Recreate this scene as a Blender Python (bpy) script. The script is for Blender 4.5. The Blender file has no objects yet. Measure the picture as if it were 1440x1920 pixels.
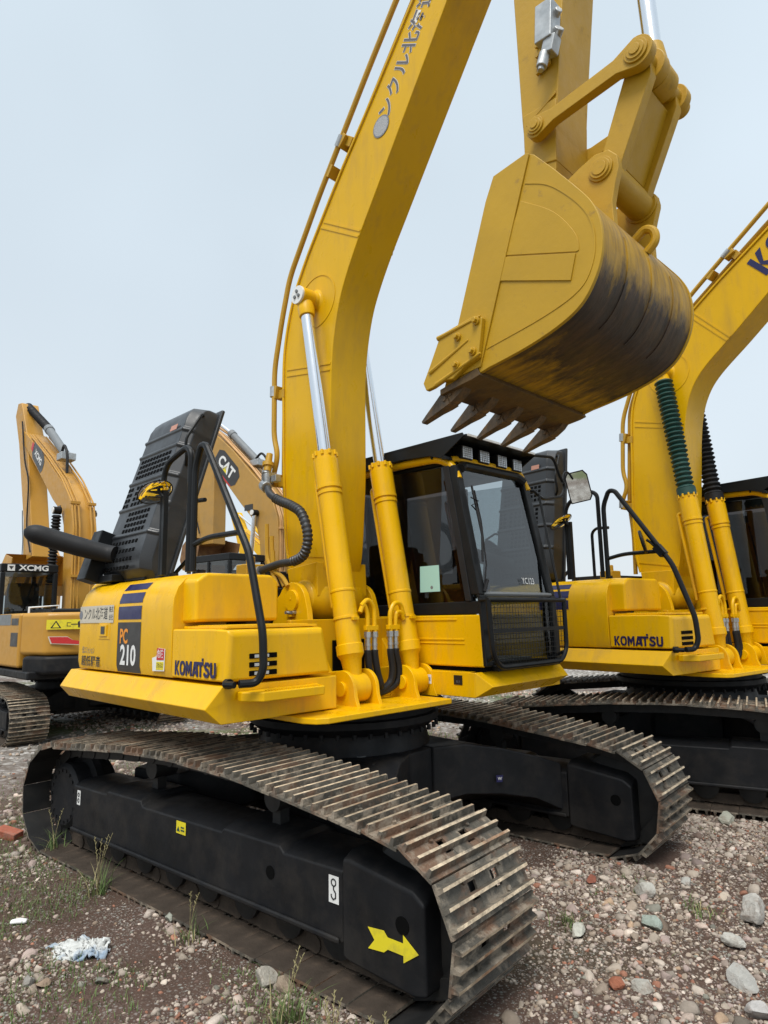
import bpy, bmesh, math, random
import numpy as np
from mathutils import Vector, Matrix
R = math.radians
sc = bpy.context.scene
COL = sc.collection

# ------------------------------------------------------------------ camera
CAM_P = (3.607, -3.156, 1.572); YAW = 2.35912; PITCH = .158144; ROLL = -.01897
cd = bpy.data.cameras.new("camera"); cam = bpy.data.objects.new("camera", cd); COL.objects.link(cam)
fw = Vector((math.cos(PITCH)*math.cos(YAW), math.cos(PITCH)*math.sin(YAW), math.sin(PITCH)))
rt = fw.cross(Vector((0, 0, 1))).normalized(); up = rt.cross(fw)
r2 = rt*math.cos(ROLL)+up*math.sin(ROLL); u2 = -rt*math.sin(ROLL)+up*math.cos(ROLL)
m = Matrix((r2, u2, -fw)).transposed().to_4x4(); m.translation = Vector(CAM_P)
cam.matrix_world = m
cd.sensor_fit = 'VERTICAL'; cd.sensor_height = 24.0; cd.lens = 1225.73/1920*24.0
cd.clip_start = .05; cd.clip_end = 3000
sc.camera = cam

# ------------------------------------------------------------------ light
SUN_EL, SUN_AZ = R(58), R(-62)          # azimuth of the sun seen from the yard, counted from +x
w = bpy.data.worlds.new("World"); sc.world = w; w.use_nodes = True
nt = w.node_tree; N = nt.nodes; Lk = nt.links
bg = N['Background']
sky = N.new('ShaderNodeTexSky'); sky.sky_type = 'NISHITA'; sky.sun_disc = False
sky.sun_elevation = SUN_EL; sky.sun_rotation = math.pi/2-SUN_AZ; sky.dust_density = 4; sky.air_density = 1.0
tc = N.new('ShaderNodeTexCoord'); sx = N.new('ShaderNodeSeparateXYZ'); Lk.new(tc.outputs['Generated'], sx.inputs[0])
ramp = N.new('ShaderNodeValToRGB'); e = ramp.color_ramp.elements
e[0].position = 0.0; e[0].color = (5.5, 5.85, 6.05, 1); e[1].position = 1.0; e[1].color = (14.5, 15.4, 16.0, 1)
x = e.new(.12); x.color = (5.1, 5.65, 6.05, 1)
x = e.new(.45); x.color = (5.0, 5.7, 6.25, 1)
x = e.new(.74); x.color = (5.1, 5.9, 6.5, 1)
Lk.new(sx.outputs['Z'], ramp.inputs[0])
cl = N.new('ShaderNodeTexNoise'); cl.inputs['Scale'].default_value = 1.3; cl.inputs['Detail'].default_value = 3
Lk.new(tc.outputs['Generated'], cl.inputs['Vector'])
mr = N.new('ShaderNodeMapRange'); mr.inputs[1].default_value = .3; mr.inputs[2].default_value = .7; mr.inputs[3].default_value = .92; mr.inputs[4].default_value = 1.07
Lk.new(cl.outputs[0], mr.inputs[0])
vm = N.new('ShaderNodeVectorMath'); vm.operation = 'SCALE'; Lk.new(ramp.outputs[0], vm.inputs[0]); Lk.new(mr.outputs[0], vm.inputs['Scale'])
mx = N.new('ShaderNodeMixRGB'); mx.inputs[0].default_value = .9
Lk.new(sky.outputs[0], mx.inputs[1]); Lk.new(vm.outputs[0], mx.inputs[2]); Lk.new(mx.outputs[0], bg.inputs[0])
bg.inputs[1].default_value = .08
sl = bpy.data.lights.new("sun", 'SUN'); sl.energy = 1.5; sl.angle = R(25); sl.color = (1, .965, .91)
so = bpy.data.objects.new("sun", sl); COL.objects.link(so)
sd = Vector((math.cos(SUN_EL)*math.cos(SUN_AZ), math.cos(SUN_EL)*math.sin(SUN_AZ), math.sin(SUN_EL)))
so.rotation_euler = sd.to_track_quat('Z', 'Y').to_euler()
sc.view_settings.view_transform = 'Standard'; sc.view_settings.look = 'None'; sc.view_settings.gamma = 1
sc.view_settings.exposure = .92

# ------------------------------------------------------------------ mesh helpers
class MB:
    def __init__(s): s.v = []; s.f = []; s.T = None
    def add(s, vs, fs):
        o = len(s.v)
        if s.T is not None: vs = [tuple(s.T @ Vector(q)) for q in vs]
        s.v += [tuple(q) for q in vs]; s.f += [tuple(i+o for i in f) for f in fs]; return s
    def box(s, c, d, rot=None):
        h = [q/2 for q in d]; vs = [Vector((sx*h[0], sy*h[1], sz*h[2])) for sx in (-1, 1) for sy in (-1, 1) for sz in (-1, 1)]
        if rot is not None: vs = [rot @ q for q in vs]
        return s.add([q+Vector(c) for q in vs], [(0, 1, 3, 2), (4, 6, 7, 5), (0, 4, 5, 1), (2, 3, 7, 6), (0, 2, 6, 4), (1, 5, 7, 3)])
    def bb(s, x0, x1, y0, y1, z0, z1): return s.box(((x0+x1)/2, (y0+y1)/2, (z0+z1)/2), (abs(x1-x0), abs(y1-y0), abs(z1-z0)))
    def prism(s, poly, a, b, ax='y'):
        g = {'y': lambda p, t: (p[0], t, p[1]), 'x': lambda p, t: (t, p[0], p[1]), 'z': lambda p, t: (p[0], p[1], t)}[ax]
        n = len(poly); return s.add([g(p, a) for p in poly]+[g(p, b) for p in poly],
            [tuple(range(n)), tuple(range(2*n-1, n-1, -1))]+[(i, (i+1) % n, n+(i+1) % n, n+i) for i in range(n)])
    def loft(s, rings, cap=True):
        n = len(rings[0]); vs = [q for r in rings for q in r]; fs = []
        for k in range(len(rings)-1):
            for i in range(n): fs.append((k*n+i, k*n+(i+1) % n, (k+1)*n+(i+1) % n, (k+1)*n+i))
        if cap: fs += [tuple(range(n))[::-1], tuple(range((len(rings)-1)*n, len(rings)*n))]
        return s.add(vs, fs)
    def cyl(s, a, b, r, n=20, r2=None): 
        a, b = Vector(a), Vector(b); return s.rev(a, b, [(0, r), (1, r if r2 is None else r2)], n)
    def rev(s, a, b, prof, n=24):
        a, b = Vector(a), Vector(b); d = b-a; q = d.to_track_quat('Z', 'Y'); rings = []
        for t, r in prof: rings.append([a+d*t+q @ Vector((r*math.cos(2*math.pi*i/n), r*math.sin(2*math.pi*i/n), 0)) for i in range(n)])
        return s.loft(rings)
    def tube(s, pts, r, n=8, fil=0.0):
        pts = [Vector(p) for p in pts]
        if fil: pts = fillet(pts, fil)
        rings = []; ref = None
        for i, p in enumerate(pts):
            t = ((pts[min(i+1, len(pts)-1)]-p).normalized()+(p-pts[max(i-1, 0)]).normalized())
            t = t.normalized() if t.length > 1e-9 else Vector((0, 0, 1))
            if ref is None: ref = t.orthogonal().normalized()
            ref = (ref-t*ref.dot(t)).normalized(); b = t.cross(ref)
            rr = r[i] if isinstance(r, (list, tuple)) else r
            rings.append([p+ref*rr*math.cos(2*math.pi*k/n)+b*rr*math.sin(2*math.pi*k/n) for k in range(n)])
        return s.loft(rings)
    def ball(s, c, r, n=12, sc3=(1, 1, 1)):
        rings = []
        for k in range(1, n):
            a = math.pi*k/n; rings.append([(c[0]+r*sc3[0]*math.sin(a)*math.cos(2*math.pi*i/n/1.0), c[1]+r*sc3[1]*math.sin(a)*math.sin(2*math.pi*i/n), c[2]-r*sc3[2]*math.cos(a)) for i in range(n)])
        return s.loft(rings)
    def mesh(s, name, mat, sharp=32):
        me = bpy.data.meshes.new(name); me.from_pydata(s.v, [], s.f)
        bm = bmesh.new(); bm.from_mesh(me); bmesh.ops.recalc_face_normals(bm, faces=bm.faces); bm.to_mesh(me); bm.free()
        me.polygons.foreach_set('use_smooth', [True]*len(me.polygons)); me.set_sharp_from_angle(angle=R(sharp))
        if mat: me.materials.append(mat)
        return me
    def build(s, name, mat, parent=None, bev=0.0, sharp=32, seg=2):
        o = bpy.data.objects.new(name, s.mesh(name, mat, sharp)); COL.objects.link(o)
        if parent is not None: o.parent = parent
        if bev:
            b = o.modifiers.new('edge', 'BEVEL'); b.width = bev; b.segments = seg; b.limit_method = 'ANGLE'; b.angle_limit = R(28); b.harden_normals = True
        return o

def fillet(pts, r, k=6):
    out = [pts[0]]
    for i in range(1, len(pts)-1):
        a, p, b = pts[i-1], pts[i], pts[i+1]; u = a-p; v = b-p
        d = min(r, u.length*.48, v.length*.48); A = p+u.normalized()*d; B = p+v.normalized()*d
        for j in range(k+1):
            t = j/k; out.append(A*(1-t)**2+p*2*t*(1-t)+B*t*t)
    out.append(pts[-1]); return out
def smooth2(pts, n=6):                        # Catmull-Rom through points
    P = [Vector(p) for p in pts]; P = [P[0]*2-P[1]]+P+[P[-1]*2-P[-2]]; out = []
    for i in range(1, len(P)-2):
        for j in range(n):
            t = j/n; a, b, c, d = P[i-1:i+3]
            out.append(.5*((2*b)+(c-a)*t+(2*a-5*b+4*c-d)*t*t+(3*b-a-3*c+d)*t**3))
    out.append(P[-2]); return out
def empty(name, loc=(0, 0, 0), rz=0, parent=None, s=1.0):
    o = bpy.data.objects.new(name, None); COL.objects.link(o); o.location = loc; o.rotation_euler = (0, 0, rz); o.scale = (s, s, s)
    o.empty_display_size = .2; o.parent = parent; return o
def tag(o, label=None, cat=None, group=None, kind=None):
    if label: o['label'] = label
    if cat: o['category'] = cat
    if group: o['group'] = group
    if kind: o['kind'] = kind
    return o
def arcpts(cx, cy, r, a0, a1, n=10): return [(cx+r*math.cos(R(a0+(a1-a0)*i/n)), cy+r*math.sin(R(a0+(a1-a0)*i/n))) for i in range(n+1)]

# ------------------------------------------------------------------ materials
def mat(name, col, rough=.5, metal=0.0, var=.0, vscale=6.0, dirt=None, damt=0.0, dscale=4.0, dlo=.5, dhi=.7, bump=0.0, bscale=40.0, coat=0.0, spec=.5, dirt2=None, rnd=0.0, stretch=None, peel=0.0):
    M = bpy.data.materials.new(name); M.use_nodes = True; t = M.node_tree; n = t.nodes; l = t.links; b = n['Principled BSDF']
    b.inputs['Roughness'].default_value = rough; b.inputs['Metallic'].default_value = metal; b.inputs['Coat Weight'].default_value = coat; b.inputs['Coat Roughness'].default_value = .15
    b.inputs['Specular IOR Level'].default_value = spec
    co = n.new('ShaderNodeTexCoord'); src = co.outputs['Object']
    if stretch:
        mp = n.new('ShaderNodeMapping'); mp.inputs['Scale'].default_value = stretch; l.new(src, mp.inputs[0]); src2 = mp.outputs[0]
    else: src2 = src
    rgb = n.new('ShaderNodeRGB'); rgb.outputs[0].default_value = (*col, 1); cur = rgb.outputs[0]
    def noise(sc_, det=6, s=src, ro=.6):
        q = n.new('ShaderNodeTexNoise'); q.inputs['Scale'].default_value = sc_; q.inputs['Detail'].default_value = det; q.inputs['Roughness'].default_value = ro; l.new(s, q.inputs['Vector']); return q.outputs[0]
    def mapr(s, a, b_, c, d):
        q = n.new('ShaderNodeMapRange'); l.new(s, q.inputs[0])
        for i, v in enumerate((a, b_, c, d)): q.inputs[i+1].default_value = v
        return q.outputs[0]
    if var:
        h = n.new('ShaderNodeHueSaturation'); l.new(cur, h.inputs['Color']); l.new(mapr(noise(vscale), .3, .7, 1-var, 1+var), h.inputs['Value']); cur = h.outputs[0]
    if rnd:
        oi = n.new('ShaderNodeObjectInfo'); h = n.new('ShaderNodeHueSaturation'); l.new(cur, h.inputs['Color']); l.new(mapr(oi.outputs['Random'], 0, 1, 1-rnd, 1+rnd), h.inputs['Value']); cur = h.outputs[0]
    for dc, amt, ds, off in ((dirt, damt, dscale, 0), (dirt2, damt, dscale*2.7, 3.1)):
        if dc:
            ad = n.new('ShaderNodeVectorMath'); ad.operation = 'ADD'; l.new(src2, ad.inputs[0]); ad.inputs[1].default_value = (off, off, off)
            if rnd:
                oi = n.new('ShaderNodeObjectInfo'); cm = n.new('ShaderNodeVectorMath'); cm.operation = 'SCALE'; cm.inputs[0].default_value = (13, 7, 5); l.new(oi.outputs['Random'], cm.inputs['Scale']); l.new(cm.outputs[0], ad.inputs[1])
            x = n.new('ShaderNodeMixRGB'); l.new(mapr(noise(ds, 8, ad.outputs[0], .65), dlo, dhi, 0, amt), x.inputs[0]); l.new(cur, x.inputs[1]); x.inputs[2].default_value = (*dc, 1); cur = x.outputs[0]
    l.new(cur, b.inputs['Base Color'])
    if bump:
        bp = n.new('ShaderNodeBump'); bp.inputs['Strength'].default_value = bump; bp.inputs['Distance'].default_value = .01; l.new(noise(bscale), bp.inputs['Height']); l.new(bp.outputs[0], b.inputs['Normal'])
    l.new(mapr(noise(9.0), .3, .7, max(.05, rough-.1), min(1, rough+.12)), b.inputs['Roughness'])
    return M
YEL = (.75, .418, .001)
M_Y = mat('yellow_paint', YEL, .32, var=.045, vscale=2.2, dirt=(.36, .21, .05), damt=.5, dscale=2.2, stretch=(2.2, 2.2, .55), dlo=.52, dhi=.78, dirt2=(.48, .27, .05), bump=.04, bscale=5, spec=.3)
M_Y2 = mat('yellow_paint_boom', (.67, .385, .001), .34, var=.05, vscale=1.5, dirt=(.34, .20, .04), damt=.5, dscale=1.8, stretch=(2.2, 2.2, .5), dlo=.52, dhi=.78, dirt2=(.44, .25, .05), bump=.05, bscale=4, spec=.3)
M_YW = mat('worn_yellow_paint', (.44, .25, .004), .5, var=.08, vscale=3, dirt=(.16, .10, .04), damt=.7, dscale=9, dlo=.6, dhi=.8, bump=.15, bscale=30)
M_YP = mat('yellow_pipe_paint', (.46, .26, .015), .45, var=.08)
M_TAN = mat('tan_yellow_paint', (.42, .235, .05), .5, var=.06, dirt=(.25, .16, .06), damt=.5, dscale=3)
M_OR = mat('orange_yellow_paint', (.46, .23, .025), .45, var=.05, dirt=(.3, .17, .04), damt=.4, dscale=3)
M_BF = mat('black_frame_paint', (.0095, .010, .0115), .55, var=.3, vscale=4, dirt=(.055, .048, .04), damt=.5, dscale=2.5, dlo=.5, dhi=.78, dirt2=(.035, .03, .026), bump=.12, bscale=14, spec=.22)
M_BP = mat('black_gloss_paint', (.009, .010, .011), .40, var=.15, spec=.22)
M_HOOD = mat('dark_grey_plastic', (.024, .026, .029), .36, var=.12, dirt=(.06, .06, .058), damt=.35, dscale=4, bump=.08, bscale=8)
M_RUB = mat('black_rubber', (.012, .012, .013), .6, var=.2, spec=.3)
M_HOLE = mat('deep_black', (.002, .002, .002), .9, spec=.1)  # near-black, also stands in for the shade inside holes and slots
M_CHR = mat('chrome', (.75, .77, .8), .12, 1.0)
M_ST = mat('zinc_steel', (.42, .43, .43), .42, .8, var=.2, vscale=20)
M_SHOE = mat('track_steel', (.088, .078, .062), .65, .15, var=.4, vscale=14, dirt=(.19, .105, .062), damt=.8, dscale=3.5, dlo=.50, dhi=.60, dirt2=(.30, .25, .19), bump=.7, bscale=45, rnd=.22)
M_GRO = mat('worn_grouser_steel', (.46, .37, .26), .55, .25, var=.4, vscale=25, dirt=(.27, .135, .07), damt=.8, dscale=4, dlo=.55, dhi=.66, dirt2=(.11, .10, .085), bump=.8, bscale=60, rnd=.3)
M_LINK = mat('oily_track_chain', (.009, .009, .009), .6, 0, var=.3, dirt=(.03, .024, .018), damt=.5)
M_DUST = mat('dusty_shoe_steel', (.055, .042, .032), .85, 0, var=.3, dirt=(.12, .085, .06), damt=.8, dscale=7, bump=.4, spec=.2)
M_BKT = None
M_WH = mat('white_decal', (.72, .72, .70), .5, var=.05)
M_NAVY = mat('navy_decal', (.012, .012, .075), .35)
M_INK = mat('black_decal', (.012, .012, .014), .4)
M_SLV = mat('silver_grey_decal', (.17, .18, .21), .4)
M_GLET = mat('grey_lettering', (.10, .09, .10), .5)
M_DG = mat('dark_plate_decal', (.03, .028, .027), .4)
M_ORD = mat('orange_decal', (.75, .26, .01), .45)
M_RED = mat('red_decal', (.5, .02, .02), .45)
M_YD = mat('bright_yellow_decal', (.72, .60, .02), .5, dirt=(.3, .25, .05), damt=.5, dscale=12)
M_PAP = mat('pale_green_paper', (.36, .60, .52), .8)
M_INT = mat('cab_interior', (.02, .018, .017), .7, var=.3)
M_SEAT = mat('red_cloth_seat', (.16, .012, .018), .85)
M_GRN = mat('dark_green_boot', (.012, .055, .045), .5, var=.15)
M_LAMP = mat('lamp_reflector', (.62, .64, .66), .25, .6)
M_GREYP = mat('grey_paint', (.16, .17, .175), .5, var=.1)
M_WALK = mat('brown_muck', (.06, .04, .03), .9)
def glass(name, tint, alpha, ior=1.5):
    M = bpy.data.materials.new(name); M.use_nodes = True; t = M.node_tree; n = t.nodes; l = t.links; n.clear()
    o = n.new('ShaderNodeOutputMaterial'); tr = n.new('ShaderNodeBsdfTransparent'); tr.inputs[0].default_value = (*tint, 1)
    g = n.new('ShaderNodeBsdfGlossy'); g.inputs['Roughness'].default_value = .015; g.inputs[0].default_value = (1, 1, 1, 1)
    d = n.new('ShaderNodeBsdfDiffuse'); d.inputs[0].default_value = (.02, .02, .022, 1)
    fr = n.new('ShaderNodeFresnel'); fr.inputs[0].default_value = ior; ge = n.new('ShaderNodeNewGeometry'); f = n.new('ShaderNodeMath'); f.operation = 'MULTIPLY'; iv = n.new('ShaderNodeMath'); iv.operation = 'SUBTRACT'; iv.inputs[0].default_value = 1; l.new(ge.outputs['Backfacing'], iv.inputs[1]); l.new(fr.outputs[0], f.inputs[0]); l.new(iv.outputs[0], f.inputs[1])
    a = n.new('ShaderNodeMixShader'); a.inputs[0].default_value = alpha; l.new(tr.outputs[0], a.inputs[1]); l.new(d.outputs[0], a.inputs[2])
    b = n.new('ShaderNodeMixShader'); l.new(f.outputs[0], b.inputs[0]); l.new(a.outputs[0], b.inputs[1]); l.new(g.outputs[0], b.inputs[2]); l.new(b.outputs[0], o.inputs[0]); return M
M_GL = glass('tinted_glass', (.29, .28, .28), .05)
M_GW = glass('windshield_glass', (.64, .68, .69), .0, 1.7)
M_GLW = glass('lower_glass', (.55, .58, .58), .05, 1.3)
M_MIR = mat('mirror_glass', (.8, .82, .82), .03, 1.0)
for q in (M_MIR, M_CHR):
    for nn in q.node_tree.nodes:
        if nn.type == 'MAP_RANGE' and nn.outputs[0].links and nn.outputs[0].links[0].to_socket.name == 'Roughness':
            v = .02 if q is M_MIR else .16
            nn.inputs[3].default_value = v; nn.inputs[4].default_value = v+.03

def bucket_mat():
    M = mat('scuffed_bucket_paint', (.41, .23, .006), .5, var=.1, vscale=3, bump=.2, bscale=30)
    t = M.node_tree; n = t.nodes; l = t.links; b = n['Principled BSDF']; cur = b.inputs['Base Color'].links[0].from_socket
    co = n.new('ShaderNodeTexCoord')
    def noise(s, scl, mpv, det=8):
        mp = n.new('ShaderNodeMapping'); mp.inputs['Scale'].default_value = mpv; l.new(co.outputs['Object'], mp.inputs[0])
        q = n.new('ShaderNodeTexNoise'); q.inputs['Scale'].default_value = scl; q.inputs['Detail'].default_value = det; q.inputs['Roughness'].default_value = .7; l.new(mp.outputs[0], q.inputs['Vector']); return q.outputs[0]
    # wear patch centred on the heel of the shell (object space = machine space)
    mp = n.new('ShaderNodeVectorMath'); mp.operation = 'SUBTRACT'; l.new(co.outputs['Object'], mp.inputs[0]); mp.inputs[1].default_value = (2.32, .04, 2.90)
    ms = n.new('ShaderNodeVectorMath'); ms.operation = 'MULTIPLY'; l.new(mp.outputs[0], ms.inputs[0]); ms.inputs[1].default_value = (1.8, .75, 4.5)
    ln = n.new('ShaderNodeVectorMath'); ln.operation = 'LENGTH'; l.new(ms.outputs[0], ln.inputs[0])
    ad = n.new('ShaderNodeMath'); ad.operation = 'MULTIPLY_ADD'; l.new(noise(0, 4, (1.6, 4, 1.6)), ad.inputs[0]); ad.inputs[1].default_value = 1.7; 
    l.new(ln.outputs['Value'], ad.inputs[2])
    mr = n.new('ShaderNodeMapRange'); l.new(ad.outputs[0], mr.inputs[0]); mr.inputs[1].default_value = 1.52; mr.inputs[2].default_value = 1.98; mr.inputs[3].default_value = 1; mr.inputs[4].default_value = 0
    x = n.new('ShaderNodeMixRGB'); l.new(mr.outputs[0], x.inputs[0]); l.new(cur, x.inputs[1]); x.inputs[2].default_value = (.020, .013, .009, 1); cur = x.outputs[0]
    mr2 = n.new('ShaderNodeMapRange'); l.new(noise(0, 3, (1.2, 9, 1.2)), mr2.inputs[0]); mr2.inputs[1].default_value = .42; mr2.inputs[2].default_value = .70; mr2.inputs[3].default_value = 0; mr2.inputs[4].default_value = .85
    x = n.new('ShaderNodeMixRGB'); l.new(mr2.outputs[0], x.inputs[0]); l.new(cur, x.inputs[1]); x.inputs[2].default_value = (.085, .045, .022, 1)
    l.new(x.outputs[0], b.inputs['Base Color']); return M
M_BKT = bucket_mat()
M_BSIDE = mat('bucket_side_paint', (.45, .26, .003), .5, var=.08, vscale=3, dirt=(.22, .12, .03), damt=.75, dscale=11, dlo=.62, dhi=.72, bump=.12, bscale=25)

# ------------------------------------------------------------------ lettering
_t = {}
def text_mesh(body, size, mtl, off=.0, ext=.0):
    k = (body, size, mtl.name, off)
    if k in _t: return _t[k]
    c = bpy.data.curves.new('lettering', 'FONT'); c.body = body; c.size = size; c.offset = off*size; c.extrude = ext; c.align_x = 'CENTER'; c.align_y = 'CENTER'; c.resolution_u = 3
    o = bpy.data.objects.new('lettering', c); COL.objects.link(o); dg = bpy.context.evaluated_depsgraph_get(); dg.update()
    me = bpy.data.meshes.new_from_object(o.evaluated_get(dg)); me.name = 'lettering'; me.materials.clear(); me.materials.append(mtl); bpy.data.objects.remove(o)
    _t[k] = me; return me
def place(me, name, parent, org, ux, uy, sx=1.0, sy=1.0):
    """puts a flat mesh (xy plane) at org with its x along ux and its y along uy"""
    ux = Vector(ux).normalized(); uy = Vector(uy); uy = (uy-ux*uy.dot(ux)).normalized(); uz = ux.cross(uy)
    o = bpy.data.objects.new(name, me); COL.objects.link(o); o.parent = parent
    M = Matrix((ux*sx, uy*sy, uz)).transposed().to_4x4(); M.translation = Vector(org); o.matrix_local = M; return o
def text(body, size, mtl, name, parent, org, ux, uy, off=.0, sx=1.0, sy=1.0): return place(text_mesh(body, size, mtl, off), name, parent, org, ux, uy, sx, sy)
def flat(polys, mtl, thick=.0015):
    b = MB()
    for p in polys: b.prism(p, 0, thick, 'z')
    return b.mesh('decal', mtl)
def komatsu_mesh(mtl):
    if 'k' in _t: return _t['k']
    P = []; s = .24
    def q(*p): P.append(list(p))
    x = 0  # K
    q((0, 0), (s, 0), (s, 1), (0, 1)); q((s*1.02, .5), (.42, .5), (.80, 1), (.5, 1)); q((s*1.02, .5), (.52, 0), (.84, 0), (.42, .5))
    def ring(cx, w, h=1.0, t=.23, sq=2.6):
        n = 28
        for i in range(n):
            a0, a1 = 2*math.pi*i/n, 2*math.pi*(i+1)/n
            f = lambda a, rx, ry: (cx+rx*abs(math.cos(a))**(2/sq)*(1 if math.cos(a) > 0 else -1), .5+ry*abs(math.sin(a))**(2/sq)*(1 if math.sin(a) > 0 else -1))
            q(f(a0, w/2, h/2), f(a1, w/2, h/2), f(a1, w/2-t, h/2-t*.85), f(a0, w/2-t, h/2-t*.85))
    ring(1.36, .92)
    x = 1.95; q((x, 0), (x+s, 0), (x+s, 1), (x, 1)); q((x+s, 1), (x+s, .62), (x+.5, .1), (x+.5, .62)); q((x+.5, .1), (x+.76, .62), (x+.76, 1), (x+.5, .62)); q((x+.76, 0), (x+1.0, 0), (x+1.0, 1), (x+.76, 1))
    x = 3.05; q((x, 0), (x+.26, 0), (x+.60, 1), (x+.34, 1)); q((x+.60, 1), (x+.86, 1), (x+1.0, 0), (x+.74, 0), (x+.5, .7)); q((x+.25, .18), (x+.66, .18), (x+.62, .36), (x+.32, .36))
    x = 3.95; q((x, .78), (x+.95, .78), (x+.95, 1), (x, 1)); q((x+.36, 0), (x+.60, 0), (x+.60, .78), (x+.36, .78)); q((x+.70, 1.04), (x+.92, 1.04), (x+.92, 1.25), (x+.70, 1.25))
    x = 5.0; pts = [(x+.80, .80), (x+.62, .90), (x+.30, .90), (x+.14, .72), (x+.28, .56), (x+.62, .46), (x+.76, .28), (x+.6, .10), (x+.26, .10), (x+.04, .22)]
    for i in range(len(pts)-1):
        a, b = Vector(pts[i]), Vector(pts[i+1]); d = (b-a).normalized()*.05; nn = Vector((-d.y, d.x))/.05*.105; P.append([tuple(a-d-nn), tuple(b+d-nn), tuple(b+d+nn), tuple(a-d+nn)])
    x = 6.0; q((x, .25), (x+s, .25), (x+s, 1), (x, 1)); q((x+.62, .25), (x+.86, .25), (x+.86, 1), (x+.62, 1)); q((x, .25), (x+.16, 0), (x+.70, 0), (x+.86, .25), (x+.62, .25), (x+.54, .2), (x+.32, .2), (x+s, .25))
    W = 6.86; P = [[((a-W/2), (b-.5)) for a, b in p] for p in P]
    b = MB()
    for i, p in enumerate(P): b.prism(p, -.0005, 0.0008+.00005*i, 'z')
    _t['k'] = b.mesh('lettering', mtl); return _t['k']

# ------------------------------------------------------------------ undercarriage
TRK = [(-1.52, .725), (-1.0, .77), (-.5, .812), (0, .825), (.5, .812), (1.0, .765), (1.35, .725), (1.56, .70)]
def track_path(Lc=1.53, rr=.325, top=None):
    P = [Vector((x, 0, z)) for x, z in (top or TRK)]
    zc = .375
    P += [Vector((Lc+rr*math.sin(R(a)), 0, zc+rr*math.cos(R(a)))) for a in range(12, 180, 7)]
    P += [Vector((Lc-2*Lc*i/20, 0, .045)) for i in range(21)]
    P += [Vector((-Lc-rr*math.sin(R(a)), 0, zc-rr*math.cos(R(a)))) for a in range(7, 165, 7)]
    return P
def resample(P, n):
    P = P+[P[0]]; d = [0]
    for i in range(len(P)-1): d.append(d[-1]+(P[i+1]-P[i]).length)
    out = []; k = 0
    for i in range(n):
        t = d[-1]*i/n
        while d[k+1] < t: k += 1
        f = (t-d[k])/(d[k+1]-d[k]); out.append(P[k].lerp(P[k+1], f))
    return out, d[-1]/n
def shoe_meshes(pitch, hw, inner=None):
    b = MB(); g = pitch*.5-.002; n_ = 0
    th = .012
    xs = [-g, -.045, .02, g]; ys = [-hw, -.105, -.055, .055, .105, hw]
    for i in range(3):
        for j in range(5):
            if i == 1 and j in (1, 3): continue
            b.bb(xs[i], xs[i+1], ys[j]+(.0005), ys[j+1]-.0005, -th+.0002*j, 0+.0002*j)
    for y in (-.13, .13):
        for x in (-.055, .045): b.cyl((x, y, 0), (x, y, .012), .012, 6)
    for y in (-.085, .085):
        b.box((0, y, -.06), (pitch*.98, .028, .075)); b.cyl((-pitch/2, y-.02, -.06), (-pitch/2, y+.02, -.06), .04, 10)
    a = MB()
    for x, h in ((-g+.027, .030), (0, .028), (g-.028, .031)):
        w1, w2 = .011, .006
        a.add([(x-w1, -hw, 0), (x+w1, -hw, 0), (x+w2, -hw+.004, h), (x-w2, -hw+.004, h), (x-w1, hw, 0), (x+w1, hw, 0), (x+w2, hw-.004, h), (x-w2, hw-.004, h)],
              [(0, 1, 2, 3), (4, 7, 6, 5), (0, 4, 5, 1), (1, 5, 6, 2), (2, 6, 7, 3), (3, 7, 4, 0)])
    me = b.mesh('track_shoe', M_SHOE); 
    bm = bmesh.new(); bm.from_mesh(me); nf = len(bm.faces); m2 = a.mesh('x', M_GRO); bm.from_mesh(m2); bm.faces.ensure_lookup_table()
    for f in bm.faces[nf:]: f.material_index = 1 if f.normal.z > .6 else 0
    for f in bm.faces[:nf]:
        if f.normal.z < -.4 or f.calc_center_median().z < -.014: f.material_index = 2
    bm.to_mesh(me); bm.free(); me.materials.append(M_GRO); me.materials.append(inner or M_LINK); return me
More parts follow.
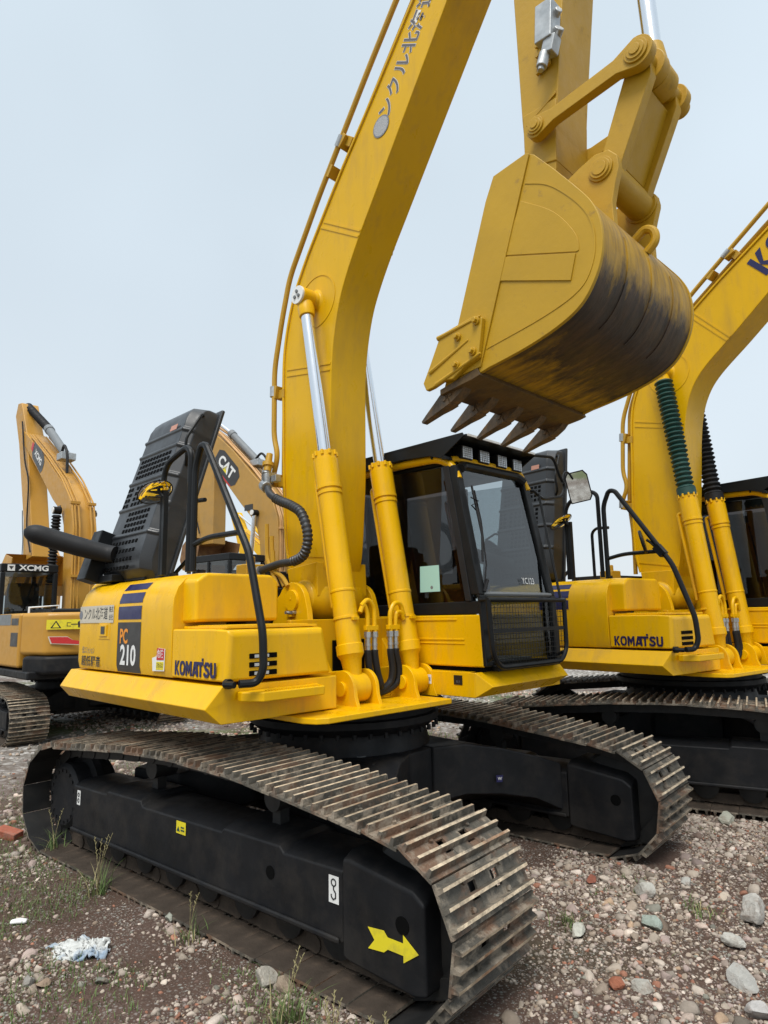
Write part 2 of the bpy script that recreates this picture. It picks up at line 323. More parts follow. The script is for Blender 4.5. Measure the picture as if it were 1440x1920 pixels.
def crawler(parent, yc, side, rz=0.0, n=43, hw=.29, frame_mat=None, L=1.53):
    """one crawler track; side = -1 outer face towards -y"""
    frame_mat = frame_mat or M_BF
    t = empty('crawler_track', (-yc*math.sin(rz), yc*math.cos(rz), 0), rz, parent)
    P, pitch = resample(track_path(L), n)
    key = ('shoe', round(pitch, 3), hw)
    if key not in _t: _t[key] = shoe_meshes(pitch, hw); _t[key+('low',)] = shoe_meshes(pitch, hw, M_DUST)
    rng = random.Random(int(yc*100)+7)
    for i in range(n):
        a, b = P[i-1], P[(i+1) % n]; d = (b-a).normalized(); nn = Vector((-d.z, 0, d.x))    # outward
        if nn.dot(P[i]-Vector((0, 0, .4))) < 0: nn = -nn
        yv = nn.cross(d)
        o = bpy.data.objects.new('track_shoe', _t[key+('low',)] if P[i].z < .06 else _t[key]); COL.objects.link(o); o.parent = t
        M = Matrix((d, yv, nn)).transposed().to_4x4(); M.translation = P[i]+Vector((0, rng.uniform(-.004, .004), 0)); o.matrix_local = M @ Matrix.Rotation(rng.uniform(-.02, .02), 4, 'Y')
    s = side
    # frame: long box with a roof-shaped top, lower flange, idler guard in front, sprocket at the back
    f = MB(); 
    def sec(x, zt, zb, w=.185, zi=.09): zt -= .012; zb -= .035; return [(x, s*w, zb), (x, s*w, zt), (x, s*(w-.08), zt+.028), (x, -s*(w-.08), zt+.028), (x, -s*w, zt), (x, -s*w, zb)]
    f.loft([sec(-1.30, .50, .25), sec(-.86, .505, .245), sec(-.84, .525, .245), sec(-.45, .53, .245), sec(-.43, .50, .245), sec(.35, .505, .24), sec(.37, .525, .24), sec(.80, .525, .24), sec(.83, .50, .24), sec(1.215, .505, .24)])
    f.bb(-1.29, 1.2, s*.187, s*.205, .205, .23)
    f.bb(-1.29, 1.2, -s*.187, -s*.205, .205, .23)
    f.build('track_frame', frame_mat, t, .012)
    g = MB(); g.loft([[(x, s*y, z) for y, z in ((.195, zb), (.195, zt), (.13, zt+.03), (-.13, zt+.03), (-.195, zt), (-.195, zb))] for x, zt, zb in ((1.22, .545, .16), (1.26, .55, .15), (1.60, .50, .125), (1.66, .46, .14))])
    g.build('idler_guard', frame_mat, t, .014)
    for x, z, r in ((1.55, .37, .034), (.74, .385, .03)):
        h = MB(); h.cyl((x, s*(.185), z), (x, s*(.198 if x > 1.2 else .188), z), r, 16); h.build('frame_hole', M_HOLE, t)
    d = MB(); d.rev((L, -.09, .375), (L, .09, .375), [(0, .2), (.1, .265), (.25, .285), (.3, .25), (.7, .25), (.75, .285), (.9, .265), (1, .2)], 32); d.cyl((L, -.16, .375), (L, .16, .375), .06)
    d.build('idler', M_LINK, t)
    d = MB(); d.rev((-L, -.15, .375), (-L, .15, .375), [(0, .19), (.06, .215), (.4, .215), (.42, .27), (.58, .27), (.6, .215), (.94, .215), (1, .19)], 32)
    for i in range(18):
        a = 2*math.pi*i/18; d.box((-L+.17*math.cos(a), s*.152, .375+.17*math.sin(a)), (.02, .012, .02))
    d.build('sprocket', frame_mat, t)
    for x in np.linspace(-1.12, 1.12, 8):
        r_ = MB(); r_.rev((x, -.14, .19), (x, .14, .19), [(0, .05), (.05, .095), (.25, .095), (.3, .075), (.7, .075), (.75, .095), (.95, .095), (1, .05)], 20); r_.build('track_roller', M_LINK, t)
    for x in (-.55, .6):
        r_ = MB(); r_.cyl((x, -.06, .665), (x, .09, .665), .062); r_.box((x, -.0, .57), (.06, .06, .16)); r_.build('carrier_roller', M_LINK, t)
    return t

def car_body(root, rz, mtl):
    b = MB(); b.T = Matrix.Rotation(rz, 4, 'Z')
    # hub box and four swept legs, drawn in plan and extruded, with sloping tops
    def leg(sx, sy):
        P = [((.22*sx, .16*sy), .72, .40), ((.68*sx, .12*sy), .725, .38), ((.78*sx, .34*sy), .72, .40), ((.92*sx, .56*sy), .68, .38), ((1.06*sx, .76*sy), .615, .33), ((1.18*sx, .92*sy), .55, .24), ((.62*sx, .92*sy), .58, .24), ((.30*sx, .56*sy), .71, .38)]
        n = len(P); vs = [(p[0], p[1], zt) for p, zt, zb in P]+[(p[0], p[1], zb) for p, zt, zb in P]
        b.add(vs, [tuple(range(n)), tuple(range(2*n-1, n-1, -1))]+[(i, (i+1) % n, n+(i+1) % n, n+i) for i in range(n)])
    for sx in (-1, 1):
        for sy in (-1, 1): leg(sx, sy)
    b.bb(-.66, .66, -.45, .45, .30, .72); b.cyl((0, 0, .70), (0, 0, .86), .60, 40, .56)
    o = b.build('car_body', mtl, root, .012)
    p = MB(); p.T = b.T; p.cyl((.45, -.33, .72), (.45, -.33, .724), .045, 20); p.build('cover_disc', M_GREYP, o)
    r = MB(); r.rev((0, 0, .84), (0, 0, 1.0), [(0, .60), (.3, .66), (.55, .66), (.6, .63), (.8, .63), (.85, .70), (1, .70)], 64)
    for i in range(40):
        a = 2*math.pi*i/40; r.cyl((.645*math.cos(a), .645*math.sin(a), .83), (.645*math.cos(a), .645*math.sin(a), .862), .014, 6)
    r.build('swing_ring', mtl, root)
    return o

# ------------------------------------------------------------------ boom, arm and bucket (machine space, x forward, z up)
Y0, Y1 = -.27, .07; YC = -.10
def boom_side():
    top = smooth2([(-.27, 1.92), (-.325, 2.15), (-.352, 2.6), (-.36, 3.0), (-.365, 3.45), (-.335, 3.72), (-.24, 4.02), (-.09, 4.27), (.077, 4.49), (.326, 4.80), (.562, 5.07), (.786, 5.33), (1.03, 5.62), (1.5, 6.17), (2.0, 6.76), (2.1, 6.9)], 4)
    bot = smooth2([(2.24, 6.78), (1.85, 6.17), (1.365, 5.467), (.927, 4.83), (.66, 4.44), (.49, 4.19), (.356, 3.96), (.28, 3.78), (.225, 3.55), (.195, 3.3), (.187, 2.95), (.182, 2.6), (.165, 2.35), (.13, 2.0), (.07, 1.80), (.02, 1.62)], 4)
    pts = [(p[0], p[1]) for p in [q.to_2d() if hasattr(q, 'to_2d') else q for q in [Vector((a.x, a.y)) for a in top]]]+[(p.x, p.y) for p in bot]
    return pts+[(-.09, 1.60), (-.17, 1.68)]
def rot2(p, c, a): x, z = p[0]-c[0], p[1]-c[1]; return (c[0]+x*math.cos(a)-z*math.sin(a), c[1]+x*math.sin(a)+z*math.cos(a))
PIV = (-.03, 1.70)
def smooth3(P, n=5): return smooth2(P, n)
class BoomXf:
    """turns boom-fixed points about the foot pin by a"""
    def __init__(s, a): s.a = a; s.M = Matrix.Translation((PIV[0], 0, PIV[1])) @ Matrix.Rotation(-a, 4, 'Y') @ Matrix.Translation((-PIV[0], 0, -PIV[1]))
def nb(M=None):
    b = MB(); b.T = M; return b
def cylinder(root, foot, top, gland_t, y, boot=False, Rb=.078, Rr=.045, name='boom_cylinder'):
    A = Vector((foot[0], y, foot[1])); B = Vector((top[0], y, top[1])); d = (B-A); Ln = d.length; u = d/Ln; g = A+u*gland_t
    b = MB(); b.rev((A.x, y-.06, A.z), (A.x, y+.06, A.z), [(0, .088), (1, .088)], 28)
    b.rev(A+u*.05, g, [(0, .05), (.08, .066), (.10, Rb+.008), (.14, Rb+.008), (.143, Rb), (.36, Rb), (.362, Rb+.004), (.37, Rb+.004), (.372, Rb), (.80, Rb), (.801, Rb+.006), (.815, Rb+.006), (.817, Rb), (.825, Rb), (.826, Rb+.009), (.84, Rb+.009), (.84, Rb+.006), (.965, Rb+.007), (.965, Rb+.001), (1, Rb+.001)], 28)
    q = u.to_track_quat('Z', 'Y')
    for i in range(10):
        a = 2*math.pi*i/10; c = g-u*.03+q @ Vector(((Rb+.002)*math.cos(a), (Rb+.002)*math.sin(a), 0)); b.cyl(c, c+u*.033, .011, 6)
    # hydraulic port pipe on the machine's rear side
    side = Vector((-u.z, 0, u.x)); b.tube([g-u*.16+side*(Rb), g-u*.16+side*(Rb+.045), g-u*.24+side*(Rb+.045), A+u*.55+side*(Rb+.03), A+u*.52+side*(Rb+.03)], .017, 8, .03)
    o = b.build(name, M_Y, root, .003)
    r = MB(); r.rev(g-u*.05, B-u*.085, [(0, Rr), (1, Rr)], 28); r.build('rod', M_CHR if not boot else M_CHR, o)
    e = MB(); e.rev(B-u*.16, B-u*.03, [(0, Rr+.012), (.5, Rr+.018), (1, .05)], 20); e.rev((B.x, y-.055, B.z), (B.x, y+.055, B.z), [(0, .066), (.06, .07), (.94, .07), (1, .066)], 24); e.build('rod_eye', M_Y, o, .003)
    if boot:
        k = MB(); n = 26; P0 = g+u*.0; P1 = B-u*.10; L2 = (P1-P0).length; prof = []
        for i in range(n):
            t0 = i/n; amp = .026 if i > 8 else .020; prof += [(t0, .062), (t0+.45/n, .062+amp), (t0+.55/n, .062+amp)]
        prof.append((1, .06)); k.rev(P0, P1, prof, 20); k.rev(P0-u*.01, P0+u*.06, [(0, .086), (1, .086)], 20); k.build('rubber_boot', M_GRN if y < 0 else M_RUB, o)
    return o
def bolt_cap(b, c, r, sy=-1):
    b.cyl((c[0], c[1], c[2]), (c[0], c[1]+sy*.012, c[2]), r, 28)
def front_gear(root, da=0.0, boot=False, logo=True, komatsu=False, bend=0.0):
    def warp(P):
        if not bend: return P
        out = []
        for q in P:
            x, z = q[0], q[-1]; t = min(1, max(0, (z-3.3)/1.0)); t = t*t*(3-2*t); r_ = rot2((x, z), (-.1, 3.6), -bend*t); out.append((r_[0], r_[1]) if len(q) == 2 else (r_[0], q[1], r_[1]))
        return out
    """boom, boom cylinders, arm, links and bucket. da turns the boom forward (radians)"""
    X = BoomXf(-da) if da else BoomXf(0.0)
    M = Matrix.Translation((PIV[0], 0, PIV[1])) @ Matrix.Rotation(da, 4, 'Y') @ Matrix.Translation((-PIV[0], 0, -PIV[1])) if da else Matrix.Identity(4)
    sd = warp(boom_side()); b = nb(M); b.prism(sd, Y0, Y1)
    nt_ = 15*4+1
    # flange lips: thin plates standing proud along the back and belly edges
    topc = [Vector((p[0], 0, p[1])) for p in sd[:nt_]]
    for yy in (Y0, Y1):
        ins = []
        for i, p in enumerate(topc):
            d = (topc[min(i+1, len(topc)-1)]-topc[max(i-1, 0)]).normalized(); ins.append(p+Vector((d.z, 0, -d.x))*-.012)
        vs = []; fs = []
        for i, p in enumerate(ins):
            d = (topc[min(i+1, len(topc)-1)]-topc[max(i-1, 0)]).normalized(); nn = Vector((-d.z, 0, d.x)); sg = -1 if yy < 0 else 1
            for k, (aa, bb_) in enumerate(((0.0, 0), (-.022, 0), (-.022, .014), (0.0, .014))): q = p+nn*(aa+.002); vs.append((q.x, yy+sg*bb_+sg*.0004, q.z))
            if i: 
                o_ = 4*i; fs += [(o_-4+k, o_-4+(k+1) % 4, o_+(k+1) % 4, o_+k) for k in range(4)]
        fs += [(0, 1, 2, 3), (len(vs)-1, len(vs)-2, len(vs)-3, len(vs)-4)]; b.add(vs, fs)
    b.rev((PIV[0], -.37, PIV[1]+.0), (PIV[0], .17, PIV[1]+.0), [(0, .10), (.03, .125), (.16, .15), (.20, .16), (.8, .16), (.84, .15), (.97, .125), (1, .10)], 36)
    # swollen foot
    b.loft([[(-.24, yy, 1.92), (.10, yy, 1.95), (.11, yy, 1.72), (-.03, yy, 1.57), (-.16, yy, 1.62)] for yy in (-.33, -.275, .075, .13)])
    # cylinder top boss
    b.rev((.012, -.335, 3.905), (.012, Y0+.01, 3.905), [(0, .055), (.2, .062), (.75, .075), (1, .115)], 28); b.rev((.012, .135, 3.905), (.012, Y1-.01, 3.905), [(0, .055), (.2, .062), (.75, .075), (1, .115)], 28)
    boom = b.build('boom', M_Y2, root, .006)
    def seam(p, q, w=.008):
        p, q = warp([p, q]); a = Vector((p[0], 0, p[1])); c = Vector((q[0], 0, q[1])); d = (c-a).normalized(); nn = Vector((-d.z, 0, d.x))*w
        for yy, sg in ((Y0, -1), (Y1, 1)):
            s = nb(M); vs = [a-nn, a+nn, c+nn, c-nn]; s.add([(v.x, yy, v.z) for v in vs]+[(v.x, yy+sg*.005, v.z) for v in vs], [(0, 1, 2, 3), (4, 7, 6, 5), (0, 4, 5, 1), (1, 5, 6, 2), (2, 6, 7, 3), (3, 7, 4, 0)]); s.build('weld_seam', M_Y2, boom)
    for p, q in (((.09, 4.475), (.50, 4.215)), ((.125, 4.505), (.52, 4.25)), ((-.33, 3.47), (.19, 3.37)), ((-.33, 3.42), (.185, 3.325)), ((-.30, 2.02), (.12, 1.99))): seam(p, q, .007)
    for yy, sg in ((Y0, -1), (Y1, 1)):
        n = 40; ri, ro = .205, .217; s = nb(M)
        vs = []; fs = []
        for i in range(n):
            a = 2*math.pi*i/n; c, si = math.cos(a), math.sin(a)
            for r_, o_ in ((ri, 0), (ri, .004), (ro, .004), (ro, 0)): vs.append((.03+r_*c, yy+sg*o_, 3.90+r_*si*.95))
            j = (i+1) % n; fs += [(4*i+k, 4*i+(k+1) % 4, 4*j+(k+1) % 4, 4*j+k) for k in range(4)]
        s.add(vs, fs); s.build('weld_seam', M_Y2, boom)
    # pipes along the back of the boom
    pa = [(1.9, -.30, 6.86), (.96, -.30, 5.78), (.66, -.30, 5.42), (.36, -.30, 5.04), (.10, -.30, 4.71), (-.26, -.30, 4.20), (-.36, -.30, 3.88), (-.455, -.30, 3.50), (-.455, -.30, 2.95), (-.40, -.30, 2.80), (-.47, -.30, 2.62)]
    pb = [(1.9, -.22, 6.80), (.99, -.22, 5.70), (.36, -.22, 4.94), (.05, -.22, 4.56), (-.24, -.22, 4.17), (-.35, -.22, 3.90), (-.425, -.22, 3.60), (-.43, -.22, 2.62), (-.38, -.22, 2.3), (-.36, -.22, 1.9)]
    pc = [(1.9, .0, 6.80), (.99, .0, 5.72), (.36, .0, 4.96), (-.26, .0, 4.19), (-.37, .0, 3.90), (-.43, .0, 3.50), (-.43, .0, 2.2), (-.38, .0, 1.9)]
    pa, pb, pc = warp(pa), warp(pb), warp(pc)
    for P in (pa, pb, pc): k = nb(M); k.tube(P, .021, 10, .10); k.build('hydraulic_pipe', M_YP, boom)
    for x, z, ang in ((.365, 5.03, .88), (-.45, 3.32, 1.55), (-.45, 2.62, 1.55)):
        x, z = warp([(x, z)])[0]; ang -= bend if z > 4 else 0
        k = nb(M); k.box((x+.01, -.27, z-.01), (.10, .09, .045), Matrix.Rotation(-ang+.2, 3, 'Y')); k.box((x+.06, -.25, z-.03), (.07, .07, .07), Matrix.Rotation(-ang, 3, 'Y')); k.build('pipe_clamp', M_YP, boom, .004)
        k = nb(M); d = Vector((math.cos(ang), 0, math.sin(ang))); c = Vector((x-.015, -.30, z)); k.cyl(c-d*.04, c+d*.04, .029, 12); k.build('pipe_coupling', M_ST, boom)
    k = nb(M); w_ = warp([(.235, 4.85)])[0]; k.box((w_[0], -.265, w_[1]), (.09, .1, .04), Matrix.Rotation(-.9, 3, 'Y')); k.build('pipe_bracket', M_YP, boom, .003)
    # pin end caps with three bolts
    foot = (.515, 1.14); tp = (.012, 3.905)
    if da: tp = rot2(tp, PIV, -da)
    for y, sy in ((-.365, -1), (.165, 1)):
        c = cylinder(root, foot, tp, 1.565 if not da else 1.50, y, boot)
        k = MB(); k.cyl((tp[0], y+sy*.055, tp[1]), (tp[0], y+sy*.072, tp[1]), .068, 28); k.build('pin_cap', M_WH, c, .002)
        k = MB()
        for i in range(3):
            a = R(90+120*i); k.cyl((tp[0]+.026*math.cos(a), y+sy*.072, tp[1]+.026*math.sin(a)), (tp[0]+.026*math.cos(a), y+sy*.082, tp[1]+.026*math.sin(a)), .013, 6)
        k.build('cap_bolt', M_GREYP, c)
    d = Vector((.565, 0, .825)).normalized(); u = Vector((-d.z, 0, d.x))
    if da:
        Q = Matrix.Rotation(da, 3, 'Y'); d = Q @ d; u = Q @ u
    if logo:
        def on(t, v): return Vector((.75, Y0-.003, 4.93))+d*t+u*v
        disc = MB(); disc.cyl((0, 0, 0), (0, 0, .0015), .078, 36); place(disc.mesh('logo', M_SLV), 'logo_mark', boom, on(0, 0), d, u)
        disc = MB()
        for i in range(13):
            yy = -.063+.0105*i; hx = math.sqrt(max(0, .068**2-yy*yy)); disc.bb(-hx, hx, yy-.0018, yy+.0018, .0016, .0024)
        place(disc.mesh('logo', M_WH), 'logo_stripes', boom, on(0, 0), d, u)
        text('ンクル北海道', .14, M_WH, 'white_outline', boom, on(.475, .012)+Vector((0, .0012, 0)), d, u, .035, 1.0, 1.15)
        text('ンクル北海道', .14, M_GLET, 'lettering', boom, on(.475, .012), d, u, .014, 1.0, 1.15)
    if komatsu:
        Q = Matrix.Rotation(bend, 3, 'Y'); d = Q @ d; u = Q @ u; place(komatsu_mesh(M_NAVY), 'lettering', boom, (1.66, Y0-.004, 5.02), d, u, .20, .24)
    # ---- arm (hangs from the boom tip)
    b = MB(); tip = (2.17, 6.83)
    if bend:
        w_ = warp([(2.05, 6.8)])[0]; M = M @ Matrix.Translation((w_[0]-2.05, 0, w_[1]-6.8))
    Mx = M
    b.T = Mx
    side = [(1.94, 3.74), (2.0, 3.70), (2.045, 3.92), (2.075, 4.28), (2.10, 4.5), (2.165, 5.0), (2.24, 5.6), (2.33, 6.4), (2.46, 6.95), (2.36, 7.3), (2.1, 7.45), (1.92, 7.1), (1.84, 6.4), (1.835, 5.6), (1.845, 5.1), (1.855, 4.3), (1.865, 4.05), (1.89, 3.80)]
    b.prism(side, -.262, .062); b.prism([(1.86, 4.0), (1.865, 4.32), (2.075, 4.31), (2.05, 3.95)], -.27, .07)
    b.rev((1.96, -.30, 3.80), (1.96, .10, 3.80), [(0, .09), (1, .09)], 24)
    arm = b.build('arm', M_YW, root, .006)
    k = MB(); k.T = Mx; k.add([(1.885, -.272, 4.245), (1.89, -.272, 4.262), (2.075, -.272, 4.355), (2.075, -.272, 4.335), (1.885, -.2655, 4.245), (1.89, -.2655, 4.262), (2.075, -.2655, 4.355), (2.075, -.2655, 4.335)], [(0, 1, 2, 3), (4, 7, 6, 5), (0, 4, 5, 1), (1, 5, 6, 2), (2, 6, 7, 3), (3, 7, 4, 0)]); k.build('weld_seam', M_YW, arm)
    v = MB(); v.T = Mx
    v.box((2.085, -.33, 4.70), (.10, .10, .22), Matrix.Rotation(.08, 3, 'Y')); v.box((2.10, -.335, 4.56), (.07, .07, .09), Matrix.Rotation(.3, 3, 'Y')); v.cyl((2.07, -.35, 4.53), (2.05, -.36, 4.45), .03, 12); v.cyl((2.05, -.36, 4.46), (2.045, -.362, 4.43), .019, 10)
    v.cyl((2.12, -.31, 4.62), (2.155, -.33, 4.64), .028, 10); v.cyl((2.12, -.31, 4.74), (2.16, -.33, 4.75), .022, 10); vo = v.build('relief_valve', M_ST, arm, .006)
    v = MB(); v.T = Mx; v.add([(1.975, -.29, 4.50), (2.06, -.29, 4.52), (2.06, -.29, 4.78), (2.0, -.29, 4.72), (1.975, -.27, 4.50), (2.06, -.27, 4.52), (2.06, -.27, 4.78), (2.0, -.27, 4.72)], [(0, 1, 2, 3), (4, 7, 6, 5), (0, 4, 5, 1), (1, 5, 6, 2), (2, 6, 7, 3), (3, 7, 4, 0)])
    for z in (4.54, 4.60, 4.66, 4.71): v.cyl((1.995, -.29, z), (1.995, -.305, z), .013, 8)
    v.build('valve_bracket', M_YW, arm, .002)
    # arm cylinder above the boom (out of frame but part of the machine)
    k = MB(); k.T = Mx; k.cyl((1.38, YC, 6.42), (1.95, YC, 7.25), .085, 24); k.box((1.38, YC, 6.25), (.16, .16, .3)); ac = k.build('arm_cylinder', M_Y, root, .003)
    k = MB(); k.T = Mx; k.cyl((1.9, YC, 7.18), (2.12, YC, 7.45), .045, 20); k.build('rod', M_CHR, ac)
    # bucket cylinder
    k = MB(); k.T = Mx; k.cyl((2.50, YC, 5.35), (2.42, YC, 6.75), .075, 24); k.box((2.42, YC, 6.8), (.16, .14, .2)); bc = k.build('bucket_cylinder', M_Y, root, .003)
    k = MB(); k.T = Mx; k.rev((2.535, YC, 4.36), (2.50, YC, 5.4), [(0, .043), (1, .043)], 24); k.build('rod', M_CHR, bc)
    k = MB(); k.T = Mx; k.rev((2.54, YC, 4.20), (2.535, YC, 4.40), [(0, .065), (.6, .06), (1, .05)], 20); k.rev((2.54, YC-.06, 4.20), (2.54, YC+.06, 4.20), [(0, .085), (1, .085)], 24); k.build('rod_eye', M_YW, bc, .003)
    P1, P2, P3 = (1.99, 4.14), (2.545, 4.205), (2.325, 3.705)
    for y in (-.325, .10):
        sg = -1 if y < 0 else 1
        k = MB(); k.T = Mx; a, c = Vector((P1[0], 0, P1[1])), Vector((P2[0], 0, P2[1])); d_ = (c-a).normalized(); nn = Vector((-d_.z, 0, d_.x))
        out = [a+Vector((.062*math.cos(t), 0, .062*math.sin(t))) for t in [R(x_) for x_ in range(95, 280, 15)]]+[a+d_*.10-nn*.036, c-d_*.11-nn*.040]+[c+Vector((.078*math.cos(t), 0, .078*math.sin(t))) for t in [R(x_) for x_ in range(-100, 110, 15)]]+[c-d_*.11+nn*.040, a+d_*.10+nn*.036]
        k.prism([(q.x, q.z) for q in out], y-.028, y+.028); lk = k.build('side_link', M_YW, root, .004)
        k = MB(); k.T = Mx
        for q, r_ in ((a, .048), (c, .058)):
            k = MB(); k.T = Mx; k.rev((q.x, y+sg*.028, q.z), (q.x, y+sg*.046, q.z), [(0, r_), (.6, r_), (.6, r_*.75), (1, r_*.75)], 28); k.rev((q.x, y+sg*.046, q.z), (q.x, y+sg*.052, q.z), [(0, r_*.45), (1, r_*.45)], 20); k.build('pin_cap', M_YW, lk, .002)
    k = MB(); k.T = Mx; k.cyl((P2[0], -.36, P2[1]), (P2[0], .19, P2[1]), .05, 24)
    k.build('link_pin', M_YW, root, .003)
    a, c = Vector((P3[0], 0, P3[1])), Vector((P2[0], 0, P2[1])); d_ = (c-a).normalized(); nn = Vector((d_.z, 0, -d_.x))
    k = MB(); k.T = Mx
    for y0, y1 in ((-.285, -.225), (.025, .085)): k.prism([(q.x, q.z) for q in (a-nn*.06+d_*.02, a+nn*.06, a+nn*.06+d_*.1, c+nn*.07-d_*.07, c+nn*.04, c-nn*.04, c-nn*.07-d_*.07)], y0, y1)
    k.prism([(q.x, q.z) for q in (a+d_*.07-nn*.02, a+d_*.07+nn*.03, c-d_*.09+nn*.03, c-d_*.09-nn*.02)], -.226, .026)
    k.cyl((P3[0], -.285, P3[1]), (P3[0], .095, P3[1]), .072, 24); k.cyl((P2[0], -.225, P2[1]), (P2[0], -.16, P2[1]), .085, 24)
    k.build('bucket_link', M_YW, root, .004)
    # ---- bucket
    bk = empty('bucket', (0, 0, 0), 0, root)
    if da: bk.matrix_local = M
    prof = [(1.72, 2.765), (1.9, 2.79), (2.06, 2.82), (2.21, 2.865), (2.31, 2.92), (2.375, 3.0), (2.415, 3.09), (2.43, 3.19), (2.42, 3.29), (2.385, 3.38), (2.32, 3.48), (2.22, 3.62), (2.12, 3.75)]
    W0, W1 = -.62, .42
    pr = [(p.x, p.y) for p in smooth2(prof, 4)]
    cx, cz = 1.95, 3.25
    def off(t):
        out = []
        for i, p in enumerate(pr):
            a_ = Vector(pr[max(i-1, 0)]); b_ = Vector(pr[min(i+1, len(pr)-1)]); d2 = (b_-a_).normalized(); n2 = Vector((-d2.y, d2.x)); out.append((p[0]+n2.x*t, p[1]+n2.y*t))
        return out
    inner = off(.022); sh = MB(); n = len(pr)
    vs = [(x_, y_, z_) for y_ in (W0+.02, W1-.02) for x_, z_ in pr]+[(x_, y_, z_) for y_ in (W0+.02, W1-.02) for x_, z_ in inner]
    fs = []
    for i in range(n-1): fs += [(i, i+1, n+i+1, n+i), (2*n+i, 3*n+i, 3*n+i+1, 2*n+i+1)]
    fs += [(0, n, 3*n, 2*n), (n-1, 3*n-1, 4*n-1, 2*n-1)]; 
    for i in range(n-1): fs += [(i, 2*n+i, 2*n+i+1, i+1), (n+i, n+i+1, 3*n+i+1, 3*n+i)]
    sh.add(vs, fs); sh.build('bucket_shell', M_BKT, bk, 0)
    # wear strips under the shell
    o2 = off(-.004)
    for y_ in (-.36, -.10, .16):
        sh = MB(); lo, hi = 14, 33; vs = []; fs = []
        for i in range(lo, hi): vs += [(o2[i][0], y_-.012, o2[i][1]), (o2[i][0], y_+.012, o2[i][1]), (pr[i][0], y_+.012, pr[i][1]), (pr[i][0], y_-.012, pr[i][1])]
        m_ = hi-lo
        for i in range(m_-1): fs += [(4*i+k_, 4*i+(k_+1) % 4, 4*i+4+(k_+1) % 4, 4*i+4+k_) for k_ in range(4)]
        fs += [(0, 1, 2, 3), (4*m_-1, 4*m_-2, 4*m_-3, 4*m_-4)]; sh.add(vs, fs); sh.build('wear_strip', M_BKT, bk)
    side = [(1.52, 2.735), (1.74, 2.755)]+[(p[0], p[1]) for p in off(-.006)[2:]]+[(2.10, 3.77), (1.895, 3.75), (1.84, 3.64)]
    for y0, y1 in ((W0-.002, W0+.02), (W1-.02, W1+.002)):
        s_ = MB(); s_.prism(side, y0, y1); so_ = s_.build('side_plate', M_BSIDE, bk, .003)
        ys = (y0-.010, y0) if y0 < 0 else (y1, y1+.010)
        q = MB(); q.prism([(1.535, 2.765), (1.765, 2.785), (2.105, 3.765), (2.085, 3.775), (1.895, 3.755), (1.84, 3.64)], *ys); q.build('edge_plate', M_BSIDE, so_, .003)
        # reinforcing ribs following the photographed raised pattern
        q = MB(); ys = (y0-.004, y0+.001) if y0 < 0 else (y1-.001, y1+.004)
        cv = [(2.04, 3.55), (2.19, 3.43), (2.27, 3.33), (2.32, 3.23), (2.32, 3.15), (2.29, 3.06)]; cvs = [(p.x, p.y) for p in smooth2(cv, 5)]
        q.prism([c_ for c_ in cvs if c_[1] > 3.165]+[(2.31, 3.165), (1.93, 3.31)], *ys); q.prism([(1.928, 3.302), (2.308, 3.158), (2.275, 3.04), (1.895, 3.19)], ys[0]-.003 if y0 < 0 else ys[0], ys[1] if y0 < 0 else ys[1]+.003)
        q.build('rib_panel', M_BSIDE, so_, .002)
        q = MB(); cv2 = [(2.07, 3.63), (2.19, 3.56), (2.30, 3.44), (2.375, 3.32), (2.40, 3.2), (2.38, 3.08), (2.31, 2.985), (2.13, 2.925), (1.80, 2.87)]
        c2 = smooth2(cv2, 5); vs = []; fs = []
        for i, p in enumerate(c2):
            a_ = c2[max(i-1, 0)]; b_ = c2[min(i+1, len(c2)-1)]; d2 = (b_-a_).normalized(); n2 = Vector((-d2.y, d2.x))*.004; yo = y0-.003 if y0 < 0 else y1+.003
            vs += [(p.x-n2.x, y0 if y0 < 0 else y1, p.y-n2.y), (p.x-n2.x, yo, p.y-n2.y), (p.x+n2.x, yo, p.y+n2.y), (p.x+n2.x, y0 if y0 < 0 else y1, p.y+n2.y)]
            if i: fs += [(4*i-4+k_, 4*i-4+(k_+1) % 4, 4*i+(k_+1) % 4, 4*i+k_) for k_ in range(4)]
        q.add(vs, fs)
        yy_ = (y0-.009, y0-.003) if y0 < 0 else (y1+.003, y1+.009)
        q.build('weld_line', M_BSIDE, so_)
        # side cutter
        sy = -1 if y0 < 0 else 1; yb = (y0 if y0 < 0 else y1)+sy*.010
        q = MB(); oc = [(1.81, 3.02), (1.795, 2.93), (1.775, 2.825), (1.69, 2.80), (1.61, 2.755), (1.55, 2.765), (1.475, 2.745), (1.43, 2.74), (1.41, 2.785), (1.46, 2.87), (1.525, 2.99), (1.56, 3.02), (1.67, 3.035), (1.76, 3.045)]
        q.prism(oc, yb, yb+sy*.03); sc_ = q.build('side_cutter', M_BSIDE, bk, .006)
        q = MB()
        for a_, b_ in (((1.46, 2.83), (1.72, 2.93)), ((1.52, 3.0), (1.80, 3.03)), ((1.50, 2.755), (1.79, 2.84))):
            A_, B_ = Vector((a_[0], yb+sy*.028, a_[1])), Vector((b_[0], yb+sy*.028, b_[1])); q.tube([A_, B_], [.014, .007], 8)
        for x_, z_ in ((1.775, 3.01), (1.655, 2.965), (1.745, 2.86), (1.64, 2.82)): q.cyl((x_, yb+sy*.03, z_), (x_, yb+sy*.042, z_), .021, 16); q.cyl((x_, yb+sy*.042, z_), (x_, yb+sy*.06, z_), .014, 6)
        q.build('cutter_bolt', M_YW, sc_, .002)
    k = MB(); k.prism([(1.50, 2.705), (1.50, 2.735), (1.745, 2.785), (1.76, 2.745), (1.72, 2.735)], W0-.012, W1+.012); k.build('cutting_edge', M_LIP2, bk, .003)
    # teeth
    key = 'tooth'
